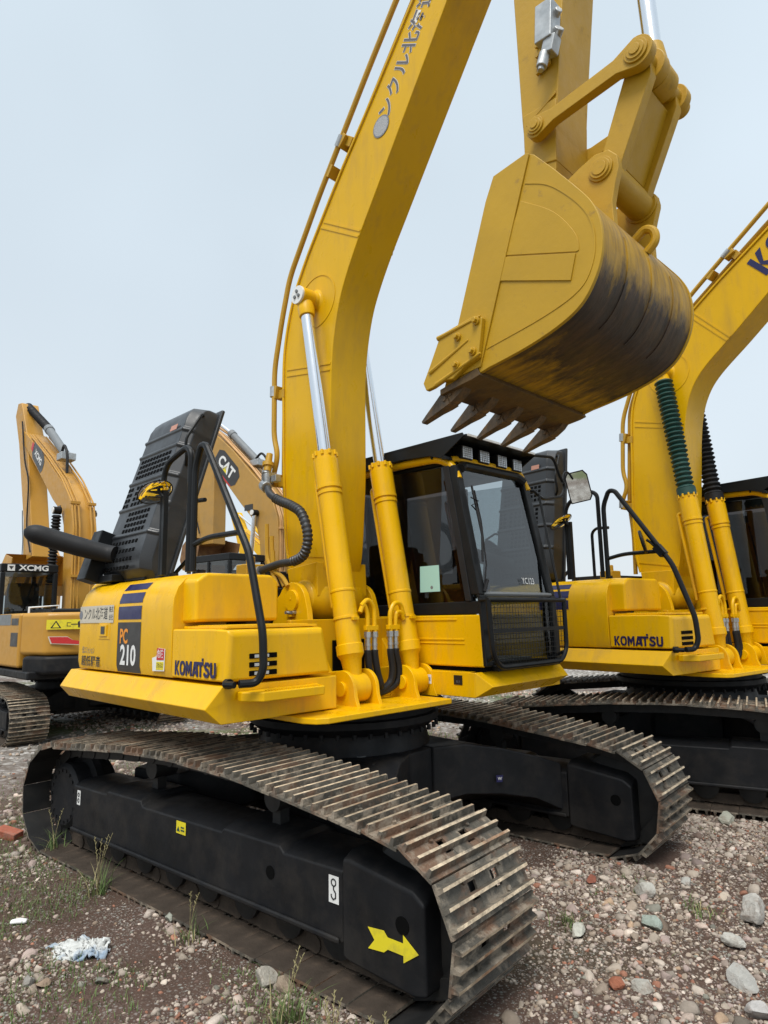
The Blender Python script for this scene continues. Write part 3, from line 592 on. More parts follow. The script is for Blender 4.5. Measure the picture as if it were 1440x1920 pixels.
    if key not in _t:
        k = MB(); 
        def sec(t, h, w_, dz=0): return [(t, -w_, dz-h), (t, w_, dz-h), (t, w_, dz+h), (t, -w_, dz+h)]
        k.loft([sec(.10, .006, .030, .004), sec(.05, .022, .034, -.002), sec(-.01, .036, .034), sec(-.055, .036, .033), sec(-.058, .03, .03)]); k.cyl((-.01, -.040, .008), (-.01, .040, .008), .014, 12)
        _t[key] = k.mesh('tooth_adapter', M_TOOTH)
        k = MB(); k.loft([sec(-.03, .040, .039), sec(-.07, .038, .036), sec(-.13, .027, .028, -.004), sec(-.20, .015, .023, -.012), sec(-.245, .006, .020, -.018)]); k.cyl((-.052, -.044, .004), (-.052, .044, .004), .016, 12)
        _t['tip'] = k.mesh('tooth_tip', M_TOOTH)
    for i in range(5):
        y = W0+.05+i*(W1-W0-.07)/4; T_ = empty('tooth', (1.555, y, 2.705), 0, bk); T_.rotation_euler = (0, R(-20), 0)
        for nm in ('tooth', 'tip'):
            o = bpy.data.objects.new('adapter' if nm == 'tooth' else 'tooth_tip', _t[nm]); COL.objects.link(o)
            o.parent = bk; o.matrix_local = Matrix.Translation((1.555, y, 2.705)) @ Matrix.Rotation(R(-20), 4, 'Y')
        bpy.data.objects.remove(T_)
    # ears and cross tube, lifting hook
    for y0, y1 in ((-.345, -.30), (.10, .145)):
        k = MB(); k.prism([(2.0, 3.70), (2.04, 3.72), (2.13, 3.735), (2.22, 3.775), (2.30, 3.80), (2.37, 3.79), (2.41, 3.74), (2.415, 3.68), (2.39, 3.60), (2.37, 3.52), (2.37, 3.40), (2.30, 3.44), (2.1, 3.70)], y0, y1); eo = k.build('bucket_ear', M_YW, bk, .005)
        sy, yb = (-1, y0) if y0 < 0 else (1, y1)
        k = MB(); k.rev((2.325, yb, 3.705), (2.325, yb+sy*.02, 3.705), [(0, .062), (.5, .062), (.5, .05), (1, .05)], 28); k.rev((2.325, yb+sy*.02, 3.705), (2.325, yb+sy*.025, 3.705), [(0, .036), (1, .036)], 24); k.build('pin_cap', M_YW, eo, .002)
    k = MB(); k.prism([(2.02, 3.70), (2.12, 3.79), (2.16, 3.72), (2.24, 3.60), (2.2, 3.58)], -.60, .40) if False else None
    k.cyl((2.325, .09, 3.705), (2.325, .16, 3.705), .085, 24); k.build('pin_boss', M_YW, bk, .003)
    k = MB(); k.tube([(2.33, -.06, 3.43), (2.40, -.06, 3.48), (2.445, -.06, 3.45), (2.45, -.06, 3.39), (2.40, -.06, 3.35)], .022, 10, .05); k.build('lifting_hook', M_YW, bk)
    return boom
M_LIP = mat('bare_edge_steel', (.075, .062, .05), .55, .3, var=.25, dirt=(.14, .07, .03), damt=.7, dscale=7, bump=.4, bscale=30)
M_LIP2 = mat('scraped_lip_paint', (.13, .075, .022), .55, .1, var=.3, dirt=(.035, .025, .02), damt=.9, dscale=6, dlo=.45, dhi=.6, bump=.3, bscale=30)
M_TOOTH = mat('worn_tooth_steel', (.085, .062, .04), .55, .3, var=.25, dirt=(.22, .12, .04), damt=.8, dscale=14, dlo=.45, dhi=.65, bump=.5, bscale=40)

# ------------------------------------------------------------------ upper structure (machine space)
SIDE = -1.355
def upper(root, stickers=True, hood_open=True, lamp=True, lean=-17.0):
    # revolving frame: side skirts with a folded chamfer, front cross beam, base plate
    f = MB()
    def skirt(x0, x1, y, s, cut=.05):
        pts = [(y, 1.237), (y+s*.072, 1.125), (y+s*.004, 1.05), (y-s*.35, 1.05), (y-s*.35, 1.237)]
        a = [(x0, p[0], p[1]) for p in pts]; a2 = [(x1-(cut if abs(p[0]-y) > .05 and (p[0]-y)*s > 0 else 0), p[0], p[1]) for p in pts]; f.loft([a, a2])
    skirt(-1.46, .62, SIDE, -1)
    f.bb(-.2, .618, -1.02, -.60, 1.052, 1.236)                                # deck behind the right corner
    f.build('side_skirt', M_Y, root, .006)
    f = MB(); f.prism([(.30, -.64), (.30, -.93), (.72, -.93), (.80, -.90), (.835, -.84), (.835, .18), (.30, .18)], 1.012, 1.045, 'z')
    f.build('base_plate', M_Y, root, .006)
    f = MB(); f.bb(.36, .40, -.60, .24, 1.046, 1.235); f.bb(.262, .36, -.60, -.55, 1.05, 1.50)
    f.build('frame_panel', M_Y, root, .004)
    f = MB(); f.bb(.20, .215, -.28, -.0, 1.07, 1.42); f.build('recess_shade_panel', M_HOLE, root); f = MB(); f.bb(.15, .195, -.62, .26, 1.05, 1.56); f.build('cross_plate', M_Y, root, .004)  # the flat black panel stands in for the shade of an opening
    # left (cab) side sponson with forward chamfer
    f = MB(); f.bb(-1.3, .972, .245, 1.27, 1.05, 1.205); f.build('cab_deck', M_Y, root, .004)
    f = MB(); tp = [(.975, .25, 1.205), (.975, 1.27, 1.205)]; ot = [(1.075, .305, 1.118), (1.075, 1.22, 1.125)]; bt = [(.975, .25, 1.052), (.975, 1.16, 1.058)]
    f.add(tp+ot+bt+[(.93, .25, 1.205), (.93, 1.27, 1.205), (.93, .25, 1.052), (.93, 1.16, 1.058)], [(0, 1, 3, 2), (2, 3, 5, 4), (0, 2, 4), (1, 5, 3), (0, 6, 7, 1), (4, 5, 9, 8), (6, 8, 9, 7), (0, 4, 8, 6), (1, 7, 9, 5)])
    f.build('front_skirt', M_Y, root, .004)
    # lugs of the boom cylinders
    for y in (-.365, .165):
        for dy in (-.092, .092):
            f = MB(); f.prism([(.405, 1.04), (.405, 1.13)]+arcpts(.515, 1.14, .11, 178, 8, 12)+[(.63, 1.10), (.655, 1.04)], y+dy-.014, y+dy+.014); f.build('cylinder_lug', M_Y, root, .004)
        f = MB(); f.cyl((.515, y-.125, 1.14), (.515, y+.125, 1.14), .045, 20); f.build('lug_pin', M_Y, root, .003)
    # boom foot brackets
    for y0, y1 in ((-.43, -.385), (.19, .235)):
        f = MB(); f.prism([(-.50, 1.10), (-.24, 1.60)]+[(-.235, 1.70)]+arcpts(-.05, 1.66, .155, 150, 15, 10)+[(.125, 1.62), (.14, 1.50), (.38, 1.15), (.42, 1.05), (-.50, 1.05)], y0, y1); bo = f.build('foot_bracket', M_Y, root, .005)
        s = -1 if y0 < 0 else 1; yb = y0 if y0 < 0 else y1
        f = MB(); f.rev((-.04, yb, 1.69), (-.04, yb+s*.018, 1.69), [(0, .075), (1, .07)], 28); f.box((-.04, yb+s*.008, 1.62), (.05, .016, .08)); f.rev((-.04, yb+s*.018, 1.70), (-.04, yb+s*.022, 1.70), [(0, .008), (1, .008)], 10); f.build('pin_keeper', M_Y, bo, .003)
        f = MB(); f.bb(-.085, .005, yb+s*.001, yb+s*.02, 1.60, 1.618); f.cyl((-.075, yb, 1.609), (-.075, yb+s*.032, 1.609), .012, 6); f.cyl((-.005, yb, 1.609), (-.005, yb+s*.032, 1.609), .012, 6); f.build('keeper_bolt', M_ST, bo)
    # right-hand side: engine door panel with rounded shoulder, sections split by seams
    prof = [(-1.10, 1.25), (SIDE+.012, 1.25), (SIDE, 1.30), (SIDE, 1.64), (SIDE+.006, 1.70), (SIDE+.03, 1.765), (SIDE+.075, 1.815), (SIDE+.14, 1.84), (-1.02, 1.85), (-.9, 1.85)]
    f = MB(); f.loft([[(x, y+d, z-dz) for y, z in prof] for x, d, dz in ((-1.325, 0, 0), (-.685, 0, 0))]); dr = f.build('engine_door', M_Y, root, .005)
    f = MB(); f.loft([[(x, y, z) for y, z in prof] for x in (-.68, .064)]); dr2 = f.build('side_panel', M_Y, root, .005)
    f = MB(); f.loft([[(x, max(y+d, SIDE), z-dz*(z-1.25)/.6) for y, z in prof] for x, d, dz in ((-1.44, .09, .05), (-1.415, .045, .03), (-1.38, .018, .012), (-1.33, .004, 0))]); f.build('corner_panel', M_Y, root, .004)
    f = MB(); f.bb(-.98, -.80, SIDE-.004, SIDE+.001, 1.455, 1.565); f.bb(-.955, -.835, SIDE-.012, SIDE-.003, 1.475, 1.55); f.build('door_latch', M_Y, dr, .003)
    f = MB(); f.bb(-.92, -.86, SIDE-.0145, SIDE-.012, 1.49, 1.54); f.build('latch_slot', M_DG, dr)
    # counterweight (short tail) and rear engine deck
    arc = [(2.02*math.cos(R(a)), 2.02*math.sin(R(a))) for a in range(214, 145, -6)]
    f = MB(); f.prism([(-1.45, -1.25)]+arc+[(-1.45, 1.25)], 1.09, 1.86, 'z'); f.build('counterweight', M_Y, root, .05, seg=4)
    f = MB(); f.bb(-1.44, -.5, -.9, 1.28, 1.06, 1.80); f.bb(-.5, -.26, -.66, -.45, 1.1, 1.62); f.bb(-1.0, -.55, -.4, .25, 1.8, 1.93); f.bb(-1.3, -1.05, .3, 1.2, 1.8, 1.9); f.build('engine_bay', M_INT, root, .01)
    f = MB(); f.bb(-1.44, -.58, .30, 1.25, 1.25, 1.92); f.build('left_door', M_Y, root, .02)
    f = MB(); f.bb(-1.42, -.68, -1.19, -1.02, 1.851, 1.862)
    for x in (-1.15, -.88, -.6, -.4, -.05): f.cyl((x, -1.12, 1.85), (x, -1.12, 1.875), .03, 10)
    f.build('hood_seal', M_RUB, root)
    # fuel tank block
    f = MB(); f.loft([[(x, y0, z0) for y0, z0 in ((-1.29, 1.555), (-1.29, 1.80), (-1.22, 1.845), (-.76, 1.845), (-.71, 1.80), (-.71, 1.555))] for x in (-.60, .07)]+[[(x, y0, z0) for y0, z0 in ((-1.285, 1.56), (-1.285, 1.795), (-1.215, 1.84), (-.765, 1.84), (-.715, 1.795), (-.715, 1.56))] for x in (.20,)]); f.build('fuel_tank', M_Y, root, .02, seg=4)
    # tool box
    f = MB(); f.loft([[(.07, y, z) for y, z in ((SIDE, 1.255), (SIDE, 1.522), (-.66, 1.522), (-.645, 1.255))], [(.50, y, z) for y, z in ((SIDE, 1.255), (SIDE, 1.522), (-.66, 1.522), (-.645, 1.255))], [(.61, y, z) for y, z in ((SIDE+.01, 1.255), (SIDE+.03, 1.515), (-.70, 1.515), (-.645, 1.255))], [(.625, y, z) for y, z in ((SIDE+.03, 1.262), (SIDE+.045, 1.49), (-.72, 1.49), (-.665, 1.262))]])
    tb = f.build('tool_box', M_Y, root, .018, seg=4)
    f = MB(); f.bb(.10, .56, -1.30, -.70, 1.5225, 1.536); 
    for i in range(14): f.bb(.12+.03*i, .135+.03*i, -1.26, -.74, 1.536, 1.541)
    f.build('anti_slip_plate', M_Y, tb, .003)
    f = MB()
    for i in range(3): f.bb(.6235, .630, -1.205+.012*i*0, -1.03, 1.365-.044*i, 1.392-.044*i)
    if lamp:
        f.build('lamp_slot', M_HOLE, tb, .004)
        f = MB()
        for i in range(3): f.bb(.628, .6325, -1.175, -1.085, 1.370-.044*i, 1.386-.044*i)
        f.build('lamp_glass', M_LAMP, tb)
    else: f.build('lamp_slot', M_HOLE, tb, .003)
    # foot step below the box
    f = MB(); f.prism([(.618, -1.27), (.66, -1.27), (.755, -1.20), (.755, -.80), (.618, -.74)], 1.155, 1.205, 'z')
    st = f.build('foot_step', M_Y, root, .008)
    f = MB()
    for i in range(22): f.box((.735, -1.17+.017*i, 1.207), (.022, .007, .008))
    f.build('step_teeth', M_Y, st)
    # boom-side steel tubes, fittings and hoses between the cylinders
    sets = [((-.53, 1.635), (-.44, 1.645), (-.405, 1.56), (-.405, 1.48)), ((-.52, 1.655), (-.37, 1.665), (-.335, 1.58), (-.335, 1.48)), ((-.19, 1.55), (-.225, 1.66), (-.20, 1.66), (-.195, 1.56), (-.195, 1.48)), ((-.09, 1.64), (-.135, 1.66), (-.125, 1.56), (-.125, 1.48))]
    sets = [[(-.30, 1.60), (-.27, 1.66), (-.235, 1.60), (-.235, 1.47)], [(-.29, 1.64), (-.23, 1.69), (-.175, 1.63), (-.175, 1.47)], [(.10, 1.58), (.07, 1.66), (.01, 1.66), (-.03, 1.6), (-.03, 1.47)], [(.10, 1.55), (.075, 1.60), (.03, 1.6), (.02, 1.55), (.02, 1.47)]]
    ends = [[(-.235, 1.33), (-.22, 1.22), (-.17, 1.13)], [(-.175, 1.33), (-.155, 1.22), (-.12, 1.12)], [(-.03, 1.33), (-.015, 1.22), (-.035, 1.14), (-.12, 1.10)], [(.02, 1.33), (.045, 1.22), (.02, 1.13), (-.11, 1.085)]]
    for a, b in zip(sets, ends):
        X = .50
        f = MB(); f.tube([(X, y, z) for y, z in a], .0155, 10, .04); t_ = f.build('steel_tube', M_Y, root)
        y = a[-1][0]; f = MB(); f.cyl((X, y, 1.475), (X, y, 1.44), .024, 6); f.cyl((X, y, 1.44), (X, y, 1.345), .017, 12); f.cyl((X, y, 1.40), (X, y, 1.385), .02, 12); f.build('hose_fitting', M_ST, root)
        f = MB(); f.tube(smooth2([(X, y, 1.36), (X, y, 1.33)]+[(X-.01*i, q[0], q[1]) for i, q in enumerate(b[1:])]+[(X-.15, b[-1][0]+.02, b[-1][1]+.01)], 6), .023, 10); f.build('hydraulic_hose', M_RUB, root)
    f = MB(); f.bb(.485, .515, -.26, -.15, 1.485, 1.515); f.build('tube_clamp', M_Y, root, .003); f = MB(); f.bb(.485, .515, -.055, .05, 1.485, 1.515); f.build('tube_clamp', M_Y, root, .003)
    for y in (-.365, .165):
        f = MB(); A = Vector((.515, y, 1.14)); u = Vector((-.181, 0, 1)).normalized(); c = A+u*.43; f.rev(c-u*.008, c+u*.008, [(0, .084), (1, .084)], 28); f.box(c+Vector((.085, 0, 0)), (.03, .05, .02)); f.build('clamp_band', M_Y, root, .002)
    # big corrugated hose beside the boom
    P = smooth2([(-.36, -.42, 2.52), (-.28, -.45, 2.46), (-.17, -.45, 2.40), (-.03, -.45, 2.345), (.09, -.45, 2.27), (.155, -.45, 2.12), (.12, -.45, 2.00), (.0, -.45, 1.955), (-.15, -.45, 1.95), (-.28, -.46, 1.93), (-.38, -.47, 1.91)], 10)
    Q = [P[0]]
    for i in range(1, len(P)):
        for k in range(1, 3): Q.append(P[i-1].lerp(P[i], k/2))
    rr = [.027 if (i < 30 or i > 140) else (.036 if i % 4 < 2 else .030) for i in range(len(Q))]
    if lamp: f = MB(); f.tube(Q, rr, 12); f.build('corrugated_hose', M_HOSE, root)
    if lamp:
     f = MB(); f.cyl((-.44, -.40, 2.56), (-.37, -.42, 2.53), .042, 10); f.cyl((-.40, -.40, 2.5), (-.40, -.40, 2.64), .03, 10); f.box((-.42, -.37, 2.62), (.08, .08, .07)); f.cyl((-.41, -.40, 2.64), (-.41, -.38, 2.72), .034, 12); f.box((-.34, -.36, 2.60), (.06, .05, .05)); f.build('hose_elbow', M_ST, root, .004)
     f = MB(); f.cyl((-.40, -.40, 2.66), (-.41, -.37, 2.80), .030, 12, .024); f.cyl((-.405, -.39, 2.70), (-.41, -.385, 2.73), .043, 12); f.build('pipe_nut', M_YP, root)
    if lamp: f = MB(); f.cyl((-.36, -.47, 1.91), (-.43, -.48, 1.90), .04, 12); f.build('hose_end', M_ST, root)
    f = MB(); f.bb(-.52, -.38, -.58, -.42, 1.80, 1.96); f.cyl((-.45, -.5, 1.95), (-.45, -.5, 2.02), .035, 10); f.bb(-.60, -.3, -.64, -.36, 1.70, 1.80); f.build('valve_block', M_YP, root, .01)
    for dx, y in (((0, -.44), (.09, -.42), (.2, -.44)) if lamp else ()):
        f = MB(); f.tube([(-.34+dx*.4, y, 2.25-dx), (-.33+dx*.4, y, 2.0-dx*.5), (-.24+dx*.5, y, 1.86), (-.20+dx*.6, y, 1.79)], .016, 8, .05); f.build('steel_tube', M_YP, root)
    # ---------------- handrails
    f = MB(); y = -1.2
    f.tube([(-.42, y, 1.86), (-.42, y, 2.52), (-.36, y, 2.60), (-.12, y, 2.655), (-.06, y, 2.61), (-.06, y, 1.86)], .019, 10, .06); r1 = f.build('handrail', M_BP, root)
    f = MB(); f.tube([(-.005, y, 1.86), (-.005, y, 2.50), (.06, y, 2.63), (.12, y, 2.62), (.60, y+.0, 1.93), (.755, y-.01, 1.50), (.765, y-.01, 1.32), (.74, y-.03, 1.252), (.715, y-.12, 1.252)], .021, 10, .055); r2_ = f.build('handrail', M_BP, root)
    f = MB(); f.tube([(-.005, y, 2.02), (.16, y, 2.05), (.52, y, 2.045)], .017, 8, .1); f.build('rail_bar', M_BP, r2_)
    f = MB(); f.tube([(.72, y-.15, 1.25), (.66, y-.17, 1.25)], .017, 8); f.cyl((.66, y-.14, 1.25), (.63, y-.14, 1.25), .026, 10); f.build('rail_foot', M_BP, r2_)
    if not lamp:
        f = MB(); f.box((.505, y, 2.05), (.10, .06, .06), Matrix.Rotation(.9, 3, 'Y')); f.tube([(.48, y, 2.07), (.42, y, 2.13), (.40, y-.02, 2.15)], .012, 6); f.build('mirror_clamp', M_BP, r2_)
        f = MB(); f.rev((.36, y-.03, 2.13), (.38, y-.02, 2.135), [(0, .10), (.5, .105), (1, .10)], 28); f.build('round_mirror', M_BP, r2_)
    # round convex mirror on a post
    f = MB(); f.bb(-.385, -.355, -1.225, -1.195, 1.86, 2.40); f.tube([(-.37, -1.21, 2.36), (-.42, -1.24, 2.41), (-.46, -1.25, 2.43)], .013, 8); po = f.build('mirror_post', M_BP, root)
    mo = MB(); c = Vector((-.445, -1.245, 2.405)); dn = Vector((.56, .10, -.82)).normalized()
    mo.rev(c-dn*.03, c, [(0, .03), (.5, .09), (.95, .118), (1, .118)], 32); mo.build('mirror_shell', M_BP, po)
    mo = MB(); mo.rev(c+dn*.0005, c+dn*.022, [(0, .110), (.35, .10), (.7, .07), (.92, .035), (1, .004)], 32); mo.build('mirror_glass', M_MIR, po, sharp=80)
    f = MB(); f.tube([(-.20, -1.12, 1.86), (-.20, -1.12, 2.28), (-.15, -1.12, 2.32), (-.02, -1.12, 2.31)], .014, 8, .04); f.build('grab_bar', M_BP, root)
    if hood_open:
        # engine hood standing on its hinge edge. local: x along machine, y = depth, z = length
        h = MB(); H = Matrix.Translation((-.975, -1.275, 1.885)) @ Matrix.Rotation(R(lean), 4, 'X') @ Matrix.Rotation(R(0), 4, 'Z')
        Wd, Ln, Dp = .74, 1.34, .215; hx = Wd/2
        def ring(z, ins, d0, r):
            tp = .07*z/1.34; return [(-hx+tp+ins*.4, Dp, z), (-hx+tp+ins*.6, d0+r, z), (-hx+tp+ins+r*.6, d0, z), (hx-ins-r*.9, d0, z), (hx-ins*.5, d0+r*1.1, z), (hx-ins*.3, Dp, z)]
        rings = [ring(0.0, .03, .10, .06), ring(.05, .01, .03, .06), ring(.12, 0, .0, .06)]
        for z in (.30, .52, .74, .97, 1.10): rings += [ring(z-.012, 0, 0, .06), ring(z, -.006, -.012, .06), ring(z+.014, -.006, -.012, .06), ring(z+.026, 0.0, 0.0, .06)]
        rings += [ring(1.20, 0, .0, .06), ring(1.26, .01, .014, .06), ring(1.305, .03, .04, .06), ring(1.33, .06, .075, .06), ring(1.338, .10, .12, .05)]
        h.T = H; h.loft(rings)
        hb = h.build('engine_hood', M_HOOD, root, .022, sharp=40, seg=3)
        h = MB(); h.T = H; h.prism([(-hx-.01, Dp-.005), (hx+.02, Dp-.005), (hx+.02, Dp+.025), (-hx-.01, Dp+.025)], -.01, 1.365, 'z'); h.build('hood_rim', M_HOOD, hb, .012)
        h = MB(); h.T = H
        blocks = [(.055, .25, 4, -.30, .20), (.345, .48, 4, -.16, .22), (.565, .70, 4, -.20, .22), (.80, .93, 4, -.30, .24)]
        for z0, z1, nr, x0, x1 in blocks:
            for i in range(nr):
                z = z0+(z1-z0)*i/(nr-1); nx = int((x1-x0)/.054)
                for j in range(nx): h.box((x0+.09*z/1.34+(x1-x0-.05*z)*(j+.5)/nx, -.0005, z), (.030, .006, .026))
        for i in range(4):
            for j in range(2): h.box((-.27+.05*j, -.0005, .565+.045*i), (.030, .006, .026))
        h.build('vent_grille', M_HOLE, hb)  # black squares on the face imitate the shade inside perforations
        h = MB(); h.T = H; h.tube([(hx-.02, .10, 1.25), (hx+.05, .06, 1.24), (hx+.05, -.0, 1.0), (hx+.05, .05, .87), (hx-.02, .10, .83)], .011, 8, .04); h.build('hood_handle', M_BP, hb)
        h = MB(); h.T = H; h.box((.18, -.013, 1.14), (.10, .002, .045)); h.build('warning_label', M_ORLAB, hb)
        h = MB(); h.T = H
        h.bb(-hx-.04, -hx+.12, -.10, .02, -.04, .34); h.build('hinge_plate', M_BP, hb, .008)
        h = MB(); h.T = H; h.prism([(-hx-.02, .02), (-hx-.26, .20), (-hx-.30, .44), (-hx-.26, .50), (-hx-.20, .49), (-hx, .36)], .14, .17, 'y'); h.tube([(-hx-.27, .155, .50), (-hx-.12, .155, .56), (-hx+.0, .155, .50)], .012, 8, .03); h.build('air_duct', M_BP, hb, .006)
        h = MB(); a = Vector((-1.12, -1.27, 2.055)); P = smooth2([a+Vector((.05, .04, -.01)), a, a+Vector((-.06, -.11, .03)), a+Vector((-.13, -.25, .075)), a+Vector((-.20, -.40, .125))], 5)
        e_ = P[-1]; dr_ = (P[-1]-P[-6]).normalized(); P = P[:-1]; rr = [.060+.008*min(1, k/12) for k in range(len(P))]
        for k in range(0, 9): t = k/8*.995; P.append(e_+dr_*.068*1.5*(t if k else 0)); rr.append(.068*math.sqrt(1-t*t))
        h.tube(P, rr, 24); h.build('exhaust_pipe', M_RUB, root, 0, sharp=60)
        h = MB(); h.bb(-1.38, -1.0, -1.28, -1.06, 1.85, 1.90); h.tube([(-.68, -1.0, 1.86), (-.62, -.9, 2.0)], .015); h.build('hood_hinge', M_BP, root, .006)
    return dr, dr2, tb
M_HOSE = mat('black_corrugated_hose', (.03, .032, .035), .45, var=.1)
M_ORLAB = mat('faded_label', (.45, .22, .16), .6)

def cab(root, notice=True):
    c = empty('cab', (0, 0, 0), 0, root)
    ya, yb = .30, 1.22
    # lower body
    f = MB(); f.prism([(-.56, 1.235), (1.005, 1.235), (1.0, 1.572), (-.56, 1.572)], ya, ya+.05)
    f.bb(-.56, 1.0, yb-.05, yb, 1.235, 1.572); f.bb(-.56, -.51, ya, yb, 1.235, 1.7)
    f.build('cab_lower_panel', M_Y, c, .012, seg=3)
    f = MB(); 
    f.bb(.30, .80, ya-.006, ya+.01, 1.535, 1.548); f.bb(.30, .86, ya-.005, ya+.01, 1.405, 1.418); f.bb(.30, .86, ya-.005, ya+.01, 1.38, 1.388); f.build('pressed_rib', M_Y, c, .003)
    f = MB(); f.bb(-.5, 1.0, ya+.02, yb-.02, 1.208, 1.24); f.build('cab_floor', M_HOLE, c)
    f = MB(); f.prism([(-.1, 1.575), (.998, 1.575), (.985, 1.66), (-.1, 1.65)], ya+.002, ya+.05); f.bb(.99, 1.05, ya+.1, yb-.06, 1.205, 1.24)
    f.build('sill_band', M_BP, c, .006)
    # pillars
    def bar(a, b, w_, d_, mtl=M_BP, name='pillar', par=c, bev=.008):
        k = MB(); a, b = Vector(a), Vector(b); k.loft([[(p.x+dx*d_/2, p.y+dy*w_/2, p.z) for dx, dy in ((-1, -1), (1, -1), (1, 1), (-1, 1))] for p in (a, b)]); return k.build(name, mtl, par, bev)
    bar((1.018, ya+.035, 1.24), (.99, ya+.035, 1.70), .07, .03); bar((.965, ya+.035, 1.70), (.79, ya+.04, 2.60), .07, .075)
    bar((.985, yb-.035, 1.24), (.965, yb-.035, 1.70), .07, .085); bar((.965, yb-.035, 1.70), (.79, yb-.05, 2.60), .075, .075)
    bar((.22, yb-.04, 1.24), (.22, yb-.06, 2.62), .05, .07); bar((-.53, ya+.04, 1.57), (-.50, ya+.05, 2.65), .07, .07); bar((-.53, yb-.04, 1.57), (-.50, yb-.05, 2.65), .07, .07)
    f = MB(); f.tube([(.83, ya+.06, 2.575), (.80, ya+.12, 2.615), (.80, yb-.13, 2.625), (.83, yb-.07, 2.58)], .035, 10, .05); f.build('windshield_header', M_BP, c)
    f = MB(); f.bb(-.52, .80, ya+.06, yb-.07, 2.625, 2.67); f.build('roof', M_BP, c, .02)
    # yellow tubular roof edge
    f = MB(); f.tube([(-.50, ya+.04, 2.2), (-.50, ya+.03, 2.64), (-.3, ya+.03, 2.675), (.30, ya+.03, 2.69), (.66, ya+.03, 2.675), (.78, ya+.035, 2.61), (.83, ya+.035, 2.50)], .03, 12, .12); f.build('roof_rail', M_Y, c)
    f = MB(); f.tube([(.76, ya+.05, 2.655), (.80, ya+.1, 2.655), (.80, yb-.10, 2.665), (.80, yb-.05, 2.62), (.84, yb-.04, 2.52)], .024, 10, .08); f.build('roof_rail', M_Y, c)
    # glazing
    f = MB(); f.prism([(-.45, 1.65), (.94, 1.66), (.77, 2.60), (-.45, 2.66)], ya+.030, ya+.036); f.build('side_window', M_GL, c)
    f = MB(); f.prism([(-.48, 1.60), (.93, 1.66), (.76, 2.58), (-.48, 2.62)], yb-.040, yb-.034); f.build('side_window', M_GW, c)
    def quad(name, p, mtl, th=.006):
        k = MB(); n_ = (Vector(p[1])-Vector(p[0])).cross(Vector(p[2])-Vector(p[0])).normalized()*th; k.add(list(p)+[tuple(Vector(q)+n_) for q in p], [(0, 1, 2, 3), (7, 6, 5, 4), (0, 4, 5, 1), (1, 5, 6, 2), (2, 6, 7, 3), (3, 7, 4, 0)]); return k.build(name, mtl, c)
    quad('windshield', [(.975, ya+.05, 1.72), (.975, yb-.06, 1.72), (.80, yb-.09, 2.585), (.80, ya+.07, 2.585)], M_GW)
    quad('lower_windshield', [(1.0, ya+.06, 1.27), (1.0, yb-.06, 1.27), (.985, yb-.06, 1.69), (.985, ya+.06, 1.69)], M_GLW)
    f = MB(); f.tube([(.99, ya+.05, 1.705), (.99, yb-.05, 1.705)], .016, 8); f.build('windshield_sill', M_GREYP, c)
    quad('rear_window', [(-.51, ya+.1, 1.9), (-.51, yb-.1, 1.9), (-.49, yb-.1, 2.6), (-.49, ya+.1, 2.6)], M_GW)
    # frame seals round the windshield
    f = MB(); f.prism([(.88, 1.66), (.93, 1.66), (.775, 2.60), (.72, 2.60)], ya-.002, ya+.028); f.build('window_seal', M_RUB, c, .004)
    # wiper and cables on the near pillar
    f = MB(); f.tube([(.99, ya+.06, 1.92), (.965, ya+.10, 2.1), (.90, ya+.09, 2.45)], .008, 6); f.tube([(.995, ya+.06, 1.75), (1.0, ya+.085, 1.9), (.94, ya+.13, 2.2), (.90, ya+.12, 2.42)], .005, 6); f.tube([(1.0, ya+.05, 1.72), (1.0, ya+.09, 1.8)], .012, 6); f.tube([(.93, ya+.10, 2.27), (.94, ya+.03, 2.30), (.93, ya+.12, 2.34), (.92, ya+.05, 2.36)], .005, 6); f.build('wiper', M_RUB, c)
    # inside
    f = MB(); f.bb(-.25, .28, .53, 1.0, 1.24, 1.50); f.bb(-.30, -.15, .53, 1.0, 1.45, 2.15); f.bb(-.3, .35, .40, .52, 1.3, 1.72); f.bb(-.3, .35, 1.02, 1.13, 1.3, 1.72); f.build('seat', M_INT, c, .03)
    f = MB(); f.bb(-.14, .26, .57, 1.03, 1.50, 1.58); f.bb(-.16, -.12, .57, 1.03, 1.6, 2.1); f.build('seat_cushion', M_SEAT, c, .02)
    f = MB(); 
    for y in (.70, .92): f.tube([(.55, y, 1.24), (.60, y, 1.75)], .014, 8); f.ball((.60, y, 1.78), .03, 8)
    for y in (.48, 1.13): f.tube([(.33, y, 1.70), (.36, y, 1.92)], .014, 8); f.ball((.36, y, 1.94), .028, 8)
    f.bb(.45, .75, .42, .52, 1.24, 1.86); f.bb(.70, .78, .40, .50, 1.80, 2.02); f.build('control_lever', M_INT, c)
    f = MB(); f.bb(.55, .80, .45, 1.2, 1.241, 1.255); f.build('floor_mat', M_GREYP, c)
    if notice:
      f = MB(); f.prism([(.455, 1.735), (.64, 1.735), (.635, 1.918), (.46, 1.918)], ya+.026, ya+.0285); pp = f.build('taped_notice', M_PAP, c)
      f = MB(); f.cyl((.565, ya+.0255, 1.765), (.565, ya+.026, 1.765), .012, 16); f.build('notice_stamp', M_GREYP, pp)
    # falling-object guard with visor and four lamps
    g = MB(); z0, z1 = 2.72, 2.80; yl, yr = ya-.03, yb-.06
    g.bb(-.60, .60, yl, yr, 2.775, 2.795)
    for y in (yl, yr-.012): g.prism([(-.60, 2.70), (.36, 2.71), (.62, 2.69), (.735, 2.655), (.94, 2.775), (.93, 2.80), (.60, 2.80), (-.60, 2.80)], y, y+.012)
